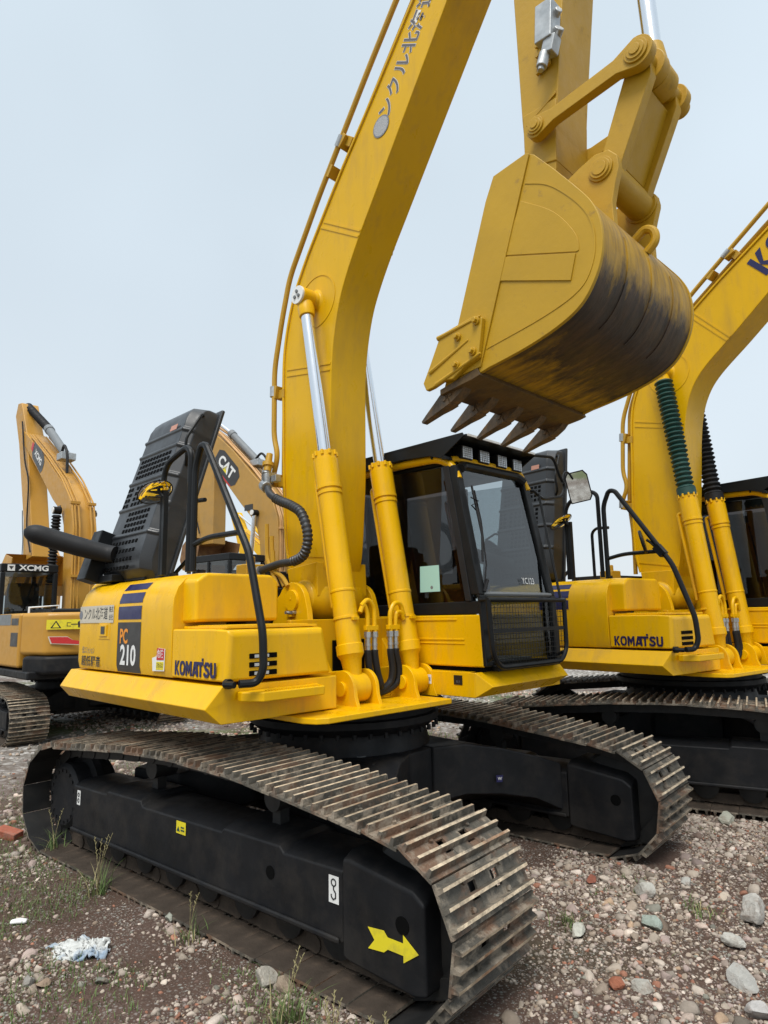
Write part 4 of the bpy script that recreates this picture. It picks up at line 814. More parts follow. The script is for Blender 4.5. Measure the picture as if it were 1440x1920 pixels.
    g.add([(.60, yl, 2.796), (.95, yl+.02, 2.79), (.95, yr-.02, 2.79), (.60, yr, 2.796), (.60, yl, 2.78), (.95, yl+.02, 2.772), (.95, yr-.02, 2.772), (.60, yr, 2.78)], [(0, 1, 2, 3), (4, 7, 6, 5), (0, 4, 5, 1), (1, 5, 6, 2), (2, 6, 7, 3), (3, 7, 4, 0)])
    g.add([(.74, yl, 2.645), (.74, yr, 2.645), (.78, yr, 2.64), (.78, yl, 2.64), (.74, yl, 2.675), (.74, yr, 2.675), (.78, yr, 2.665), (.78, yl, 2.665)], [(0, 1, 2, 3), (4, 7, 6, 5), (0, 4, 5, 1), (1, 5, 6, 2), (2, 6, 7, 3), (3, 7, 4, 0)])
    g.bb(.62, .635, yl+.02, yr-.02, 2.67, 2.78)
    go = g.build('roof_guard', M_BP, c, .003)
    g = MB(); g.bb(.945, .957, yl+.03, yr-.03, 2.777, 2.792); g.build('visor_edge', M_WH, go)
    for i, y in enumerate((.44, .64, .86, 1.06)):
        g = MB(); g.bb(.76, .835, y-.062, y+.062, 2.655, 2.752); lo = g.build('work_lamp', M_BP, c, .006)
        g = MB(); g.bb(.8355, .841, y-.053, y+.053, 2.663, 2.744); g.build('lamp_glass', M_LAMP, lo)
        g = MB()
        for k in range(5): g.bb(.8415, .8435, y-.053, y+.053, 2.675+.015*k, 2.678+.015*k)
        for k in range(4): g.bb(.8417, .8433, y-.034+.022*k, y-.031+.022*k, 2.663, 2.744)
        g.build('lamp_grid', M_GREYP, lo)
    for x, y in ((.1, yl+.02), (.45, ya+.02)):
        g = MB(); zz = 2.80 if y < ya else 2.71; g.tube([(x+.022*math.cos(R(a)), y, zz+.022+.022*math.sin(R(a))) for a in range(-60, 260, 20)], .006, 6); g.build('lifting_eye', M_BP if y < ya else M_Y, go)
    # lower front mesh guard
    g = MB(); X = 1.085; y0, y1, z0, z1 = .27, 1.20, 1.235, 1.665
    g.tube([(X, y0, z1), (X, y0+.03, z0+.09), (X, y0+.10, z0), (X, y1-.08, z0), (X, y1+.0, z0+.08), (X, y1-.0, z1)], .017, 8, .05); g.tube([(X, y0-.01, z1), (X, y1+.01, z1)], .016, 8); g.tube([(X-.08, y0+.02, z1), (X, y0+.02, z1)], .012, 8)
    g.bb(X-.006, X+.004, y0+.02, y1-.01, 1.452, 1.475)
    g.tube([(X, y0+.05, z0+.08), (X-.09, y0+.05, z0+.02)], .012, 6); g.tube([(X, y1-.05, z0+.06), (X-.09, y1-.05, z0+.02)], .012, 6)
    gu = g.build('window_guard', M_BP, c)
    g = MB()
    for i in range(27): y = y0+.035+(y1-y0-.06)*i/26; g.add([(X-.001, y-.0017, z0+.01+(.06 if i in (0, 26) else 0)), (X-.001, y+.0017, z0+.01+(.06 if i in (0, 26) else 0)), (X-.001, y+.0017, z1), (X-.001, y-.0017, z1), (X-.004, y, z0+.01), (X-.004, y, z1)], [(0, 1, 2, 3), (0, 3, 5, 4), (1, 4, 5, 2)])
    for i in range(12): z = z0+.035+(z1-z0-.05)*i/11; g.add([(X+.001, y0+.03, z-.0017), (X+.001, y1-.01, z-.0017), (X+.001, y1-.01, z+.0017), (X+.001, y0+.03, z+.0017), (X-.002, y0+.03, z), (X-.002, y1-.01, z)], [(0, 1, 2, 3), (0, 4, 5, 1), (3, 2, 5, 4)])
    g.build('guard_mesh', M_BP, gu)
    # rectangular mirror on its hoop, and the stay rod
    g = MB(); g.tube([(.80, 1.27, 2.83), (.85, 1.58, 2.85), (.85, 1.66, 2.70), (.85, 1.745, 2.62), (.85, 1.68, 2.53), (.85, 1.38, 2.47), (.84, 1.26, 2.53), (.82, 1.24, 2.53)], .013, 8, .06); g.tube([(.85, 1.70, 2.64), (.85, 1.73, 2.74), (.85, 1.80, 2.76), (.86, 1.86, 2.70)], .008, 8, .04); mb = g.build('mirror_hoop', M_BP, c)
    q = [(-.095, -.135), (.075, -.135), (.10, -.10), (.10, .09), (.07, .135), (-.075, .135), (-.10, .10), (-.10, -.10)]
    b = MB(); b.prism(q, -.035, 0, 'z'); uz = Vector((.80, -.52, -.10)).normalized(); ux = Vector((.86, .50, -.12)); 
    ux = ux.normalized(); uy = Vector((-.1, -.32, 1)); uy = (uy-ux*uy.dot(ux)).normalized(); ux, uy = ux*math.cos(R(17))+uy*math.sin(R(17)), uy*math.cos(R(17))-ux*math.sin(R(17)); place(b.mesh('mirror_shell', M_RUB), 'mirror_shell', mb, (.86, 1.95, 2.645), ux, uy, .95, 1.0)
    b = MB(); b.prism([(x*.9, y*.93) for x, y in q], .001, .004, 'z'); place(b.mesh('mirror_glass', M_MIR), 'mirror_glass', mb, (.86, 1.95, 2.645), ux, uy, .95, 1.0)
    g = MB(); g.tube([(.85, 1.32, 2.51), (1.07, 1.18, 1.68)], .010, 8); g.build('stay_rod', M_BP, c)
    if notice: text('YC123', .055, M_WH, 'chalk_mark', c, (.984, .90, 1.80), (0, 1, 0), (-.2, 0, 1), 0, 1.0, 1.2)
    return c

def side_stickers(dr, dr2, tb, root, full=True):
    S = SIDE-.0025; ux, uz = (1, 0, 0), (0, 0, 1)
    place(komatsu_mesh(M_NAVY), 'lettering', tb, (.335, S, 1.312), ux, uz, .064, .078)
    # dark vertical plate with model number and the three bars that climb the shoulder
    def band(x0, x1, z0, z1, name, mtl, par):
        prof = [(SIDE+.012, 1.25), (SIDE, 1.30), (SIDE, 1.64), (SIDE+.006, 1.70), (SIDE+.03, 1.765), (SIDE+.075, 1.815), (SIDE+.14, 1.84), (-1.02, 1.85)]
        def at(z):
            for (ya_, za), (yb_, zb) in zip(prof, prof[1:]):
                if z <= zb: return ya_+(yb_-ya_)*(z-za)/(zb-za)
            return prof[-1][0]
        n = 8; vs = []; fs = []
        for i in range(n+1):
            z = z0+(z1-z0)*i/n; y = at(z); dy = at(z+.004)-y; nn = Vector((0, -.004, dy)).normalized()*.0022 if True else 0
            vs += [(x0, y+nn.y, z-nn.z*-1), (x1, y+nn.y, z-nn.z*-1)]
            if i: fs.append((2*i-2, 2*i-1, 2*i+1, 2*i))
        b = MB(); b.add(vs, fs); return b.build(name, mtl, par)
    if full:
        pl = band(-.672, -.335, 1.256, 1.565, 'model_plate', M_DG, dr2)
        text('PC', .10, M_ORD, 'lettering', dr2, (-.575, S-.001, 1.473), ux, uz, .03, 1.0, 1.25); text('210', .135, M_WH, 'lettering', dr2, (-.505, S-.001, 1.355), ux, uz, .03, 1.12, 1.25)
    for z0, z1 in ((1.583, 1.665), (1.685, 1.748), (1.766, 1.808)): band(-.672, -.335, z0, z1, 'stripe', M_NAVY, dr2)
    if not full: return
    b = flat([[(-.29, -.058), (.29, -.058), (.29, .058), (-.29, .058)]], M_STK); place(b, 'company_label', dr, (-1.035, S, 1.622), ux, uz)
    text('ンクル北海道', .088, M_INK, 'lettering', dr, (-1.045, S-.002, 1.62), ux, uz, .012, .78, 1.0)
    text('株式', .042, M_INK, 'lettering', dr, (-.785, S-.002, 1.648), ux, uz, .01, .8, 1); text('会社', .042, M_INK, 'lettering', dr, (-.785, S-.002, 1.597), ux, uz, .01, .8, 1)
    b = MB(); b.cyl((0, 0, 0), (0, 0, .001), .03, 24); place(b.mesh('logo', M_SLV), 'logo_mark', dr, (-1.305, S-.002, 1.62), ux, uz)
    text('低エミッション', .05, M_GREYP, 'lettering', dr, (-1.15, S, 1.375), ux, uz, .008, .62, 1); text('超低騒音', .088, M_INK, 'lettering', dr, (-1.10, S, 1.30), ux, uz, .012, .95, .85)
    w_ = place(flat([[(-.07, -.045), (.075, -.04), (.08, .085), (-.0, .09), (-.03, .04), (-.08, .03)]], M_WH), 'warning_label', dr2, (-.085, S, 1.325), ux, uz)
    place(flat([[(-.02, .02), (.07, .022), (.072, .085), (-.018, .088)]], M_RED, .001), 'warning_red', dr2, (-.085, S-.002, 1.325), ux, uz); text('危険', .05, M_WH, 'lettering', dr2, (-.06, S-.0035, 1.379), ux, uz, .01, .8, 1)
    place(flat([[(-.025, -.036), (.066, -.034), (.068, .012), (-.022, .010)]], M_YD, .001), 'warning_yellow', dr2, (-.085, S-.002, 1.325), ux, uz); text('さわるな', .034, M_INK, 'lettering', dr2, (-.065, S-.0035, 1.314), ux, uz, .01, .6, 1)
    # plates on the cab deck
    place(flat([[(-.045, -.03), (.045, -.03), (.045, .03), (-.045, .03)]], M_WH), 'white_plate', root, (.565, .243, 1.148), ux, uz); text('大和 A型', .026, M_GREYP, 'lettering', root, (.565, .2405, 1.148), ux, uz, .01, .8, 1)
    place(flat([[(-.035, -.03), (.035, -.03), (.035, .03), (-.035, .03)]], M_INK), 'black_plate', root, (.84, .243, 1.155), ux, uz); text('G-3', .02, M_SLV, 'lettering', root, (.84, .2405, 1.145), ux, uz)
M_STK = mat('pale_sticker', (.55, .50, .40), .6)

def track_stickers(t, s):
    """decals on the outer face of a track frame; t is the crawler_track part"""
    Y = s*.1975; ux, uz = (1, 0, 0), (0, 0, 1)
    place(flat([[(-.135, .02), (-.05, .028), (-.03, .008), (.05, .008), (.05, .038), (.125, -.012), (.05, -.062), (.05, -.036), (-.03, -.036), (-.05, -.052), (-.135, -.06), (-.10, -.02)]], M_YD), 'arrow_mark', t, (1.505, Y, .30), ux, (0.0, 0, 1))
    Y = s*.1875
    place(flat([[(-.03, -.055), (.03, -.055), (.03, .055), (-.03, .055)]], M_WH), 'hook_label', t, (1.165, Y, .41), ux, uz)
    b = MB(); b.tube([(.014*math.cos(R(a)), .028+.014*math.sin(R(a)), 0) for a in range(0, 361, 30)], .003, 6); b.tube([(0, .014, 0), (0, .0, 0), (.012, -.012, 0), (.012, -.032, 0), (-.002, -.04, 0), (-.014, -.03, 0), (-.014, -.02, 0)], .0035, 6); place(b.mesh('hook', M_INK), 'hook_symbol', t, (1.165, Y-.002, .41), ux, uz)
    place(flat([[(-.022, -.045), (.022, -.045), (.022, .045), (-.022, .045)]], M_WH), 'small_label', t, (-1.215, Y, .42), ux, uz)
    b = MB(); b.tube([(.010*math.cos(R(a)), .018+.012*math.sin(R(a)), 0) for a in range(0, 361, 30)], .003, 6); b.tube([(.010*math.cos(R(a)), -.018+.012*math.sin(R(a)), 0) for a in range(0, 361, 30)], .003, 6); place(b.mesh('hook', M_INK), 'hook_symbol', t, (-1.215, Y-.002, .42), ux, uz)
    place(flat([[(-.045, -.032), (.045, -.032), (.045, .032), (-.045, .032)]], M_YD), 'warning_label', t, (-.01, Y, .448), ux, uz)
    place(flat([[(-.038, -.02), (-.01, -.02), (-.024, .005)], [(.0, -.015), (.035, -.015), (.035, -.008), (.0, -.008)], [(.0, 0), (.03, 0), (.03, .007), (.0, .007)]], M_GRN), 'label_print', t, (-.01, Y-.002, .448), ux, uz)

# ------------------------------------------------------------------ ASSEMBLY
SW = .0859
def build_komatsu(name, label, loc, rz, sw, da=0.0, boot=False, main=False, group=None):
    root = tag(empty(name, loc, rz), label, 'excavator', group)
    tr = crawler(root, -1.10, -1, sw); tl = crawler(root, 1.10, -1 if main else -1, sw)
    if main: track_stickers(tr, -1)
    car_body(root, sw, M_BF)
    if main:
        M_ = Matrix.Rotation(sw, 4, 'Z'); o = M_ @ Vector((.925, .52, .49)); d = (M_ @ Vector((.36, .41, 0))).normalized()
        b = place(flat([[(-.04, -.04), (.03, -.04), (.045, .04), (-.045, .04)]], M_NAVY), 'maker_mark', root, (o.x+.0, o.y, o.z), d, (0, 0, 1)); text('W', .05, M_WH, 'lettering', b, (0, .0, .004), (1, 0, 0), (0, 1, 0), .01); b.scale = (.55, .55, 1)
    dr, dr2, tb = upper(root, lamp=main, lean=-17.0 if main else -7.0)
    cab(root, main)
    side_stickers(dr, dr2, tb, root, main)
    front_gear(root, da, boot, logo=main, komatsu=not main, bend=0 if main else .20)
    return root
main = build_komatsu('excavator', 'big yellow excavator in front with its bucket raised and engine hood standing open', (0, 0, 0), 0, SW, main=True)
second = build_komatsu('excavator', 'yellow excavator parked behind the front one, with dark green bellows on its boom cylinders', (1.0255, 3.5576, .02), -.1301, .41, da=.085, boot=True)
M_TANP = mat('copper_tan_pipe', (.50, .27, .09), .45, var=.08)
M_RUSTB = mat('rusty_bucket', (.20, .105, .045), .7, var=.25, vscale=8, dirt=(.30, .19, .07), damt=.7, dscale=4, bump=.4)

# ------------------------------------------------------------------ machines parked behind, seen from their rear left corner
def yz_prism(b, poly, x0, x1): return b.prism(poly, x0, x1, 'x')
def rear_excavator(loc, yaw, s, label, P, body='cab'):
    root = tag(empty('excavator', (loc[0], loc[1], 0), yaw, None, s), label, 'excavator')
    my = P['mat']
    for y in (1.2, -1.2): crawler(root, y, -1 if y < 0 else 1, 0, 43)
    car_body(root, 0, M_BF)
    f = MB(); f.bb(-2.0, 1.4, -1.3, 1.33, 1.02, 1.15); f.build('frame_skirt', M_BF, root, .03)
    f = MB(); arc = [(2.45*math.cos(R(a)), 2.45*math.sin(R(a))) for a in range(212, 147, -5)]
    f.prism([(-1.7, -1.34)]+arc+[(-1.7, 1.34)], 1.10, 1.38, 'z'); f.build('counterweight_base', M_BF, root, .06, seg=3)
    f = MB(); f.prism([(-1.5, -1.33)]+arc+[(-1.5, 1.33)], 1.385, 2.05, 'z'); cw = f.build('counterweight', my, root, .07, seg=4)
    f = MB(); f.bb(-1.48, .1, .35, 1.335, 1.18, 2.05); d = f.build('side_door', my, root, .05, seg=3)
    f = MB(); f.bb(-1.48, 1.35, -1.32, -.4, 1.18, 1.98); f.build('right_housing', my, root, .05, seg=3)
    f = MB(); f.bb(-1.6, -.3, -.9, .9, 1.5, 2.12); f.build('engine_hood', M_BP, root, .04)
    f = MB(); f.cyl((-.9, -.5, 2.1), (-.9, -.5, 2.6), .07, 16); f.build('exhaust_pipe', M_RUB, root)
    for z0, z1 in ((1.86, 1.97), (1.52, 1.74)):
        f = MB(); f.bb(-1.42, -1.05, 1.335, 1.341, z0, z1); f.build('vent', M_DG, d, .004)
    f = MB(); f.bb(-1.0, -.1, 1.335, 1.339, 1.86, 2.04); f.build('grey_panel', M_GREYP, d)
    if P.get('signs'):
        ang = R(152); c = Vector((2.455*math.cos(ang), 2.455*math.sin(ang), 1.86)); n_ = Vector((math.cos(ang), math.sin(ang), 0)); ux = Vector((-math.sin(ang), math.cos(ang), 0))
        for k, a_ in enumerate((152.0,)):
            st = place(flat([[(-.27, -.075), (.27, -.075), (.27, .075), (-.27, .075)]], M_YD), 'warning_label', cw, c+n_*.012+ux*.28, ux, (0, 0, 1))
            b = MB()
            for p in ([(-.21, -.05), (-.19, -.05), (-.13, .05), (-.14, .055)], [(-.06, -.05), (-.08, -.05), (-.14, .04), (-.13, .055)], [(-.21, -.055), (-.06, -.055), (-.06, -.045), (-.21, -.045)], [(.02, -.03), (.08, -.03), (.08, -.022), (.02, -.022)], [(.02, .03), (.08, .03), (.08, .022), (.02, .022)], [(.02, -.03), (.028, -.03), (.028, .03), (.02, .03)], [(.08, -.005), (.18, -.005), (.18, .008), (.08, .008)], [(.185, -.05), (.205, -.05), (.215, .03), (.195, .055), (.175, .03)]): b.prism(p, .0005, .001, 'z')
            place(b.mesh('print', M_INK), 'label_print', cw, c+n_*.015+ux*.28, ux, (0, 0, 1))
        sw_ = [(-.28, .05), (-.02, .045), (.05, .0), (.27, -.035), (.27, -.075), (-.24, -.045)]
        place(flat([sw_], M_STK), 'swoosh', cw, c+n_*.012+ux*.34+Vector((0, 0, -.24)), ux, (0, 0, 1), 1.08, 1.2); place(flat([sw_], M_RED), 'red_swoosh', cw, c+n_*.0145+ux*.34+Vector((0, 0, -.24)), ux, (0, 0, 1))
    # cab
    f = MB(); x0, x1, y0, y1 = -.2, 1.35, .38, 1.34
    f.bb(x0, x1, y0, y1, 1.18, 1.95); f.bb(x0, x1-.15, y0, y1, 2.80, 2.95)
    for x, y in ((x0+.04, y0+.04), (x0+.04, y1-.04), (x1-.25, y1-.04), (x1-.25, y0+.04), (.55, y1-.04)): f.bb(x-.04, x+.04, y-.04, y+.04, 1.95, 2.8)
    cb = f.build('cab', M_BP, root, .02)
    f = MB(); f.bb(x0+.03, x0+.036, y0+.08, y1-.08, 1.95, 2.8); f.build('rear_window', M_GW, cb)
    f = MB(); f.bb(x0+.08, x1-.3, y1-.03, y1-.024, 1.95, 2.8); f.build('side_window', M_GW, cb)
    f = MB(); f.bb(.1, .3, .6, 1.1, 1.95, 2.62); f.build('seat', M_INT, cb, .03)
    if P.get('name'):
        text(P['name'], .135, M_WH, 'lettering', cb, (x0-.002, .80, 2.875), (0, -1, 0), (0, 0, 1), .03, 1.25, 1)
        place(flat([[(-.06, -.055), (.06, -.055), (.06, .055), (-.06, .055)]], M_WH), 'logo_mark', cb, (x0-.003, 1.18, 2.875), (0, -1, 0), (0, 0, 1)); place(flat([[(-.04, .028), (.04, .028), (0, -.035)]], M_DG, .001), 'logo_print', cb, (x0-.006, 1.18, 2.875), (0, -1, 0), (0, 0, 1))
        f = MB(); f.tube([(-1.45, 1.2, 2.02), (-1.45, 1.2, 2.14), (-1.45, .75, 2.17), (-1.45, .75, 2.02)], .018, 8); f.build('grab_rail', M_WH, root)
    # boom with hydraulic pipes down its back
    W = P.get('w', .24)
    f = MB(); f.prism(P['boom'], -W, W); bm_ = f.build('boom', my, root, .02)
    tp = P['top']
    for y in (-.19, -.12, .10, .17, .215):
        f = MB(); f.tube([(x-.05, y, z+.045) for x, z in tp], .018, 6, .1); f.build('hydraulic_pipe', P['pipe'], bm_)
    f = MB()
    for x, z in ((tp[0][0], tp[0][1]+.7), (tp[1][0]-.02, tp[1][1]-.2), (tp[2][0], tp[2][1])):
        f = MB(); f.box((x-.05, -.155, z+.04), (.08, .14, .05)); f.build('pipe_clamp', P['pipe'], bm_); f = MB(); f.box((x-.05, .16, z+.04), (.08, .18, .05)); f.build('pipe_clamp', P['pipe'], bm_)
    for y, sy in ((.33, 1), (-.33, -1)):
        A, B = Vector((.55, y, 1.25)), Vector((P['pin'][0], y, P['pin'][1])); f = MB(); f.cyl(A, A.lerp(B, .5), .085, 16); bc = f.build('boom_cylinder', my, root)
        if P.get('boots'):
            f = MB(); prof = []
            for i in range(22): t = i/22; prof += [(t, .06), (t+.02, .095)]
            f.rev(A.lerp(B, .48), A.lerp(B, .97), prof+[(1, .06)], 14); f.build('rubber_boot', M_RUB, bc)
        else: f = MB(); f.cyl(A.lerp(B, .5), B, .05, 16); f.build('rod', M_CHR, bc)
        f = MB(); f.cyl((B.x, y-.07, B.z), (B.x, y+.07, B.z), .075, 16); f.build('rod_eye', M_BP, bc); f = MB(); f.cyl((B.x, y+sy*.072, B.z), (B.x, y+sy*.09, B.z), .06, 16); f.build('pin_cap', M_WH, bc)
    # arm cylinder on top of the boom
    a, b_, c_ = [Vector((q[0], 0, q[1])) for q in P['armcyl']]
    f = MB(); f.rev(a, b_, [(0, .09), (.9, .09), (.9, .105), (1, .105)], 16); ac = f.build('arm_cylinder', P['cyl'], root); 
    f = MB(); 
    if P.get('boots'):
        prof = []
        for i in range(18): t = i/18; prof += [(t, .075), (t+.02, .10)]
        f.rev(b_, c_, prof+[(1, .07)], 14); f.build('rubber_boot', M_RUB, ac)
    else: f.cyl(b_, c_, .05, 14); f.build('rod', M_CHR, ac)
    f = MB(); f.tube(smooth2([a+Vector((-.05, .1, .05)), a+Vector((-.3, .14, .12)), a+Vector((-.5, .14, -.1)), a+Vector((-.55, .14, -.5))], 5), .028, 8); f.build('hydraulic_hose', M_RUB, root)
    f = MB(); f.box(a+Vector((-.02, 0, -.05)), (.3, .3, .16)); f.build('valve_block', M_ST, bm_, .02)
    f = MB(); f.prism(P['arm'], -.19, .19); ar = f.build('arm', my, root, .02)
    f = MB(); f.tube(smooth2([(q[0], .23, q[1]) for q in P['armhose']], 5), .018, 6); f.build('hydraulic_hose', M_RUB, ar)
    # bucket: side plates and curved shell
    bx, bz, k = P['bucket']; sd = [(0, 0), (.15, -.62), (.45, -.86), (.80, -.80), (.95, -.5), (.85, -.1), (.55, .12)]
    sd = [(bx+(x-.3)*k, bz+z*k) for x, z in sd]
    f = MB(); bk = empty('bucket', (0, 0, 0), 0, root)
    n = len(sd); 
    for i in range(1, n-1):
        f = None
    f = MB(); vs = [(x, y, z) for y in (-.58, .58) for x, z in sd[1:]]+[(x+.02, y, z+.02) for y in (-.58, .58) for x, z in sd[1:]]; m_ = n-1
    fs = [(i, i+1, m_+i+1, m_+i) for i in range(m_-1)]+[(2*m_+i, 3*m_+i, 3*m_+i+1, 2*m_+i+1) for i in range(m_-1)]; f.add(vs, fs); f.build('bucket_shell', P['bm'], bk, 0, 60)
    for y in (-.6, .58): f = MB(); f.prism(sd, y, y+.02); f.build('side_plate', P['bm'], bk)
    for i in range(5):
        f = MB(); y = -.52+i*.26; f.prism([(sd[1][0]-.02, sd[1][1]), (sd[1][0]+.12, sd[1][1]-.06), (sd[1][0]-.08, sd[1][1]+.16), (sd[0][0]-.02, sd[0][1]-.42*k)], y-.035, y+.035); f.build('tooth', M_TOOTH, bk)
    if P.get('logo'):
        lg = P['logo']; d_ = Vector((lg[2], 0, lg[3])).normalized(); uu = Vector((-d_.z, 0, d_.x)) if d_.x > 0 else Vector((d_.z, 0, -d_.x)); uu = uu if uu.z > 0 else -uu
        # read from +y side: text runs towards -x
        ux = -d_; org = Vector((lg[0], W+.003, lg[1]))
        place(flat([[(-.40, -.10), (-.30, -.17), (.36, -.17), (.44, -.08), (.44, .10), (.30, .19), (-.26, .19), (-.40, .12)]], M_DG), 'logo_plate', bm_, org, ux, uu, lg[5], lg[5])
        if P['style'] == 'cat':
            text('CAT', .27, M_WH, 'lettering', bm_, org+Vector((0, .004, 0)), ux, uu, .035, lg[5]*1.05, lg[5]); place(flat([[(-.11, -.11), (.11, -.11), (0, .02)]], M_YD, .001), 'logo_triangle', bm_, org+Vector((0, .003, 0)), ux, uu, lg[5]*.8, lg[5]*.8)
            place(flat([[(-.30, -.17), (.36, -.17), (.30, -.20), (-.26, -.20)]], M_RED), 'red_edge', bm_, org, ux, uu, lg[5], lg[5])
        else:
            text('XCMG', .17, M_WH, 'lettering', bm_, org+Vector((0, .004, 0))+ux*.04*lg[5], ux, uu, .03, lg[5]*1.05, lg[5]); place(flat([[(-.10, -.08), (.06, -.08), (.06, .08), (-.10, .08)]], M_RED), 'logo_mark', bm_, org-ux*.42*lg[5], ux, uu, lg[5], lg[5])
    f = MB(); f.bb(.42, .72, W, W+.008, 4.05, 4.19); f.build('black_plate', M_DG, bm_)
    return root
PX = dict(w=.21, mat=M_OR, pipe=M_OR, cyl=M_GREYP, bm=M_OR, boots=True, signs=True, name='XCMG', style='xcmg',
    boom=[(.06, 1.6), (.07, 2.4), (.15, 3.4), (.22, 3.75), (.40, 4.05), (.93, 4.36), (1.92, 5.08), (3.0, 5.85), (3.5, 6.15), (3.55, 6.45), (3.1, 6.25), (1.47, 5.32), (.52, 4.72), (.1, 4.40), (-.15, 4.1), (-.30, 3.7), (-.36, 3.2), (-.45, 2.4), (-.35, 1.7)],
    top=[(-.40, 2.0), (-.33, 3.6), (-.16, 4.12), (.5, 4.70), (1.47, 5.33), (2.8, 6.10)], pin=(.25, 4.05), armcyl=[(.95, 5.35), (2.2, 6.2), (3.9, 7.15)],
    arm=[(2.1, 3.3), (2.55, 3.25), (3.1, 4.6), (3.7, 6.1), (4.15, 6.9), (4.0, 7.2), (3.72, 7.15), (3.1, 6.2), (2.75, 5.2)], armhose=[(3.4, 6.6), (3.0, 5.6), (2.6, 5.0), (2.5, 4.0), (2.15, 3.4)], bucket=(2.3, 3.25, .9), logo=(2.1, 5.50, .80, .60, 0, 1.15))
xc = rear_excavator((-7.334, .727), 3.133, .831, 'orange yellow excavator with a black cab, and a red swoosh on its counterweight', PX)
PC_ = dict(mat=M_TAN, pipe=M_TANP, cyl=M_GREYP, bm=M_RUSTB, style='cat',
    boom=[(.06, 1.6), (.07, 2.4), (.18, 3.3), (.28, 3.6), (.50, 3.9), (.88, 4.25), (2.04, 5.42), (2.85, 6.1), (3.0, 6.5), (2.65, 6.6), (1.79, 6.05), (1.2, 5.6), (.56, 5.0), (.0, 4.5), (-.25, 4.2), (-.42, 3.8), (-.47, 3.2), (-.45, 2.4), (-.35, 1.7)],
    top=[(-.45, 2.0), (-.45, 3.7), (-.22, 4.25), (.56, 5.02), (1.79, 6.07), (2.5, 6.5)], pin=(.25, 3.95), armcyl=[(.55, 5.25), (1.6, 6.15), (2.75, 6.95)],
    arm=[(2.0, 3.4), (2.65, 3.4), (2.85, 5.0), (3.0, 6.0), (3.1, 6.8), (2.8, 7.0), (2.5, 6.5), (2.2, 5.8), (2.0, 5.0)], armhose=[(3.1, 6.6), (2.95, 5.8), (2.8, 5.2), (2.75, 4.4), (2.5, 3.7)], bucket=(2.2, 3.45, .85), logo=(1.45, 5.22, .72, .69, 0, 1.35))
cat = rear_excavator((-8.65, 5.45), 3.24, 1.0, 'tan yellow excavator with a rusty toothed bucket, seen past the raised black hood', PC_)
PY = dict(PX); PY.update(mat=M_Y, pipe=M_Y, cyl=M_Y, bm=M_YW, boots=False, signs=False, name=None, logo=None)
py = rear_excavator((-15.5, 10.6), 3.1, .80, 'small bright yellow excavator farthest back, seen between the tan boom and its arm', PY)
PT = dict(PC_); PT.update(logo=None, mat=M_TAN)
pt = rear_excavator((-25.5, 6.2), 3.2, 1.0, 'distant tan excavator whose arm shows beside the orange yellow boom', PT)

# ------------------------------------------------------------------ ground
rs = np.random.RandomState(5)
_lat = rs.rand(257, 257)
def vnoise(x, y, s, o=0):
    x = (x*s+37.3+o*11.7) % 256; y = (y*s+91.1+o*7.3) % 256; xi = x.astype(int); yi = y.astype(int); fx = x-xi; fy = y-yi; fx = fx*fx*(3-2*fx); fy = fy*fy*(3-2*fy)
    return (_lat[xi, yi]*(1-fx)+_lat[xi+1, yi]*fx)*(1-fy)+(_lat[xi, yi+1]*(1-fx)+_lat[xi+1, yi+1]*fx)*fy
def fbm(x, y, s, n=4, o=0):
    v = 0; a = .5; t = 0
    for i in range(n): v = v+a*vnoise(x, y, s*2**i, o+i); t += a; a *= .5
    return v/t
def in_track(x, y, c=(0, 0), a=SW, gg=1.10, m=.10):
    X = (x-c[0])*math.cos(a)+(y-c[1])*math.sin(a); Y = -(x-c[0])*math.sin(a)+(y-c[1])*math.cos(a)
    return (np.abs(np.abs(Y)-gg) < .29+m) & (np.abs(X) < 1.85+m)
def gz(x, y):
    x = np.asarray(x, float); y = np.asarray(y, float)
    z = (fbm(x, y, .9, 4)-.5)*.11+(fbm(x, y, 6, 3, 9)-.5)*.028
    far = np.clip((np.hypot(x-1, y)-6)/10, 0, 1); z = z+far*(fbm(x, y, .25, 3, 20)-.45)*.35
    def near(c, a):
        X = (x-c[0])*math.cos(a)+(y-c[1])*math.sin(a); Y = -(x-c[0])*math.sin(a)+(y-c[1])*math.cos(a)
        return np.clip((np.maximum(np.abs(Y)-1.55, np.abs(X)-2.0))/.35, 0, 1)
    k = near((0, 0), SW)*near((1.0255, 3.5576), .28); return z*(k*.9+.1)+.03
